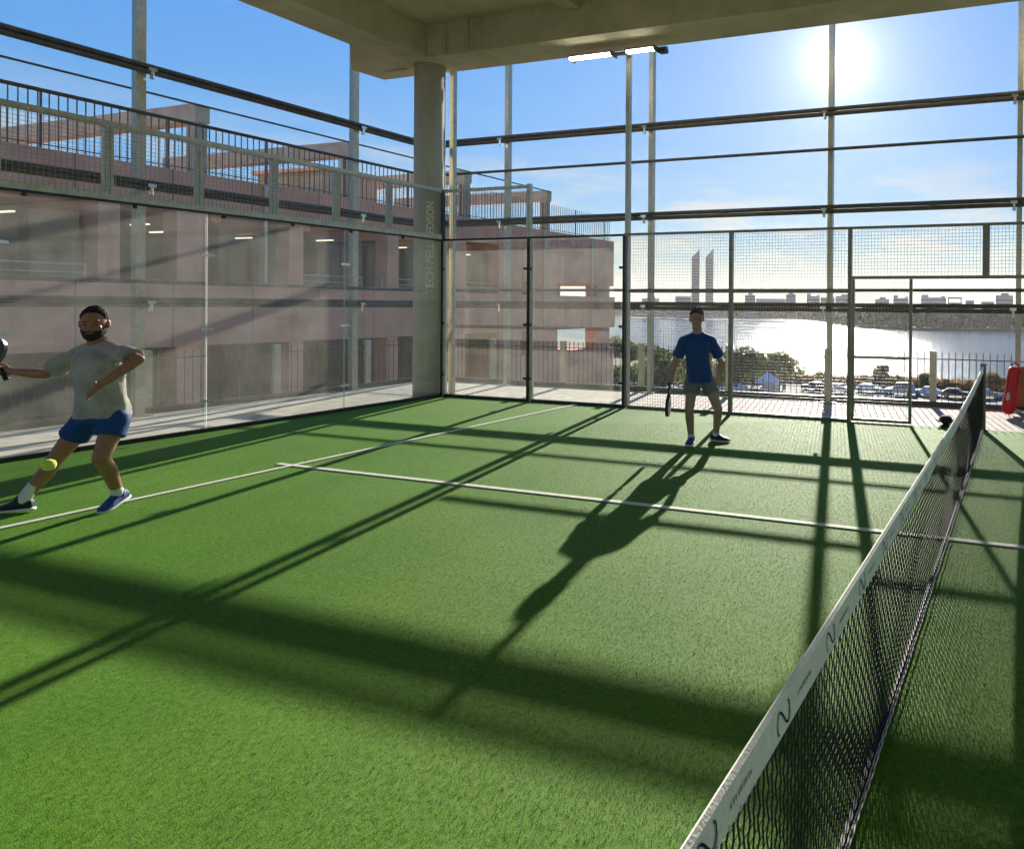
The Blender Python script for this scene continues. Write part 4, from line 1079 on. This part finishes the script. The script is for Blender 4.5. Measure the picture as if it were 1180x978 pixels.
P1('side_panel', M['tent'], g, lambda b: b.box(c.x-w+.1, c.x+w-.1, c.y+w-.08, c.y+w-.05, ZG+.1, ZG+1.74))

# ---------------------------------------------------------------- haze
def haze():
    m, nt, out = new_mat('haze_air'); v = nt.nodes.new('ShaderNodeVolumePrincipled')
    v.inputs['Color'].default_value = (.97, .93, .88, 1); v.inputs['Density'].default_value = .00011; v.inputs['Anisotropy'].default_value = .45
    nt.links.new(v.outputs[0], out.inputs['Volume'])
    mb = MB(); mb.box(-2600, 2600, -300, 3100, ZG-4, 110)
    o = mb.build('haze', m); tag(o, 'thin bluish haze over the lake and the far city', 'haze', kind='stuff')
if HAZE: haze()

# ---------------------------------------------------------------- sky, sun, camera
SUN = V((-.24391, .90930, .33718)).normalized()
EL = math.asin(SUN.z); AZ = math.atan2(SUN.x, SUN.y)
w = bpy.data.worlds.new('World'); scene.world = w; w.use_nodes = True
nt = w.node_tree; N = nt.nodes; L = nt.links; N.clear()
out = N.new('ShaderNodeOutputWorld'); sky = N.new('ShaderNodeTexSky'); sky.sky_type = 'NISHITA'; sky.sun_disc = False
sky.sun_elevation = EL; sky.sun_rotation = AZ; sky.air_density = 1.0; sky.dust_density = .1; sky.ozone_density = 2.2
bg = N.new('ShaderNodeBackground'); bg.inputs[1].default_value = SKY
tc = N.new('ShaderNodeTexCoord')
nrm = N.new('ShaderNodeVectorMath'); nrm.operation = 'NORMALIZE'; L.new(tc.outputs['Generated'], nrm.inputs[0])
sep = N.new('ShaderNodeSeparateXYZ'); L.new(nrm.outputs[0], sep.inputs[0])
# low cloud banks
mp = N.new('ShaderNodeMapping'); mp.inputs['Scale'].default_value = (2.6, 2.6, 13); L.new(nrm.outputs[0], mp.inputs[0])
cn = N.new('ShaderNodeTexNoise'); cn.inputs['Scale'].default_value = 2.3; cn.inputs['Detail'].default_value = 9; cn.inputs['Roughness'].default_value = .55; L.new(mp.outputs[0], cn.inputs[0])
def mrange(src, a, b_, c, d):
    n = N.new('ShaderNodeMapRange'); n.interpolation_type = 'SMOOTHSTEP'
    for i, v in enumerate((a, b_, c, d)): n.inputs[i+1].default_value = v
    L.new(src, n.inputs[0]); return n.outputs[0]
def mth(op, a, b_=None):
    n = N.new('ShaderNodeMath'); n.operation = op
    for i, v in enumerate((a, b_)):
        if v is None: continue
        if isinstance(v, (int, float)): n.inputs[i].default_value = v
        else: L.new(v, n.inputs[i])
    return n.outputs[0]
cl = mrange(cn.outputs[0], .43, .68, 0, .85)
lo = mrange(sep.outputs[2], .03, .27, 1, 0)
cm = mth('MULTIPLY', cl, lo)
hz = mrange(sep.outputs[2], -.02, .10, .7, 0)
cm = mth('MAXIMUM', cm, hz)
bw = N.new('ShaderNodeRGBToBW'); L.new(sky.outputs[0], bw.inputs[0])
dv = mth('DIVIDE', 1.0, mth('ADD', 1.0, mth('MULTIPLY', bw.outputs[0], KSKY)))
vm = N.new('ShaderNodeVectorMath'); vm.operation = 'SCALE'; L.new(sky.outputs[0], vm.inputs[0]); L.new(dv, vm.inputs['Scale'])
hs = N.new('ShaderNodeHueSaturation'); hs.inputs['Saturation'].default_value = 1.13; tn = N.new('ShaderNodeVectorMath'); tn.operation = 'MULTIPLY'; tn.inputs[1].default_value = SKYTINT; L.new(vm.outputs[0], tn.inputs[0]); L.new(tn.outputs[0], hs.inputs['Color'])
mx = N.new('ShaderNodeMix'); mx.data_type = 'RGBA'; L.new(cm, mx.inputs[0]); L.new(hs.outputs[0], mx.inputs[6]); mx.inputs[7].default_value = CLOUD
L.new(mx.outputs[2], bg.inputs[0])
# glare of the sun itself in the sky
dt = N.new('ShaderNodeVectorMath'); dt.operation = 'DOT_PRODUCT'; L.new(nrm.outputs[0], dt.inputs[0]); dt.inputs[1].default_value = SUN
ang = mth('ARCCOSINE', mth('MINIMUM', dt.outputs['Value'], .9999999))
disc = mth('POWER', 2.71828, mth('MULTIPLY', ang, -1/R(.6)))
halo = mth('POWER', 2.71828, mth('MULTIPLY', ang, -1/R(3.0)))
halo2 = mth('POWER', 2.71828, mth('MULTIPLY', ang, -1/R(13.0)))
s = mth('ADD', mth('MULTIPLY', disc, 5.0), mth('ADD', mth('MULTIPLY', halo, .42), mth('MULTIPLY', halo2, .09)))
em = N.new('ShaderNodeBackground'); em.inputs[0].default_value = (1, .93, .80, 1); L.new(s, em.inputs[1])
ad = N.new('ShaderNodeAddShader'); L.new(bg.outputs[0], ad.inputs[0]); L.new(em.outputs[0], ad.inputs[1]); L.new(ad.outputs[0], out.inputs[0])

ld = bpy.data.lights.new('sun', 'SUN'); ld.energy = 5.0; ld.angle = R(.55); ld.color = (1, .93, .82)
lo_ = bpy.data.objects.new('sun', ld); COL.objects.link(lo_); lo_.rotation_euler = (-SUN).to_track_quat('-Z', 'Y').to_euler(); lo_.location = (0, 30, 40)

cam = bpy.data.cameras.new('camera'); co = bpy.data.objects.new('camera', cam); COL.objects.link(co); scene.camera = co
yaw, pitch, roll = .31930, -.00440, .00831
F_ = V((-math.sin(yaw)*math.cos(pitch), math.cos(yaw)*math.cos(pitch), math.sin(pitch)))
r_ = V((math.cos(yaw), math.sin(yaw), 0)); u_ = r_.cross(F_)
r2 = r_*math.cos(roll)+u_*math.sin(roll); u2 = u_*math.cos(roll)-r_*math.sin(roll)
mat = Matrix((r2, u2, -F_)).transposed().to_4x4(); mat.translation = V((10.54135, -10.33607, 1.76640)); co.matrix_world = mat
cam.sensor_fit = 'HORIZONTAL'; cam.sensor_width = 36; cam.lens = 790.303/1180*36
cam.shift_x = (590-917.2565)/1180; cam.shift_y = (357.0598-489)/1180
cam.clip_start = .05; cam.clip_end = 6000
vs = scene.view_settings; vs.view_transform = 'Standard'; vs.look = 'None'; vs.gamma = 1; vs.use_curve_mapping = False; vs.exposure = EXPO
scene.cycles.max_bounces = 10; scene.cycles.transparent_max_bounces = 24; scene.cycles.volume_bounces = 0
scene.cycles.use_denoising = True; scene.cycles.sample_clamp_indirect = 6
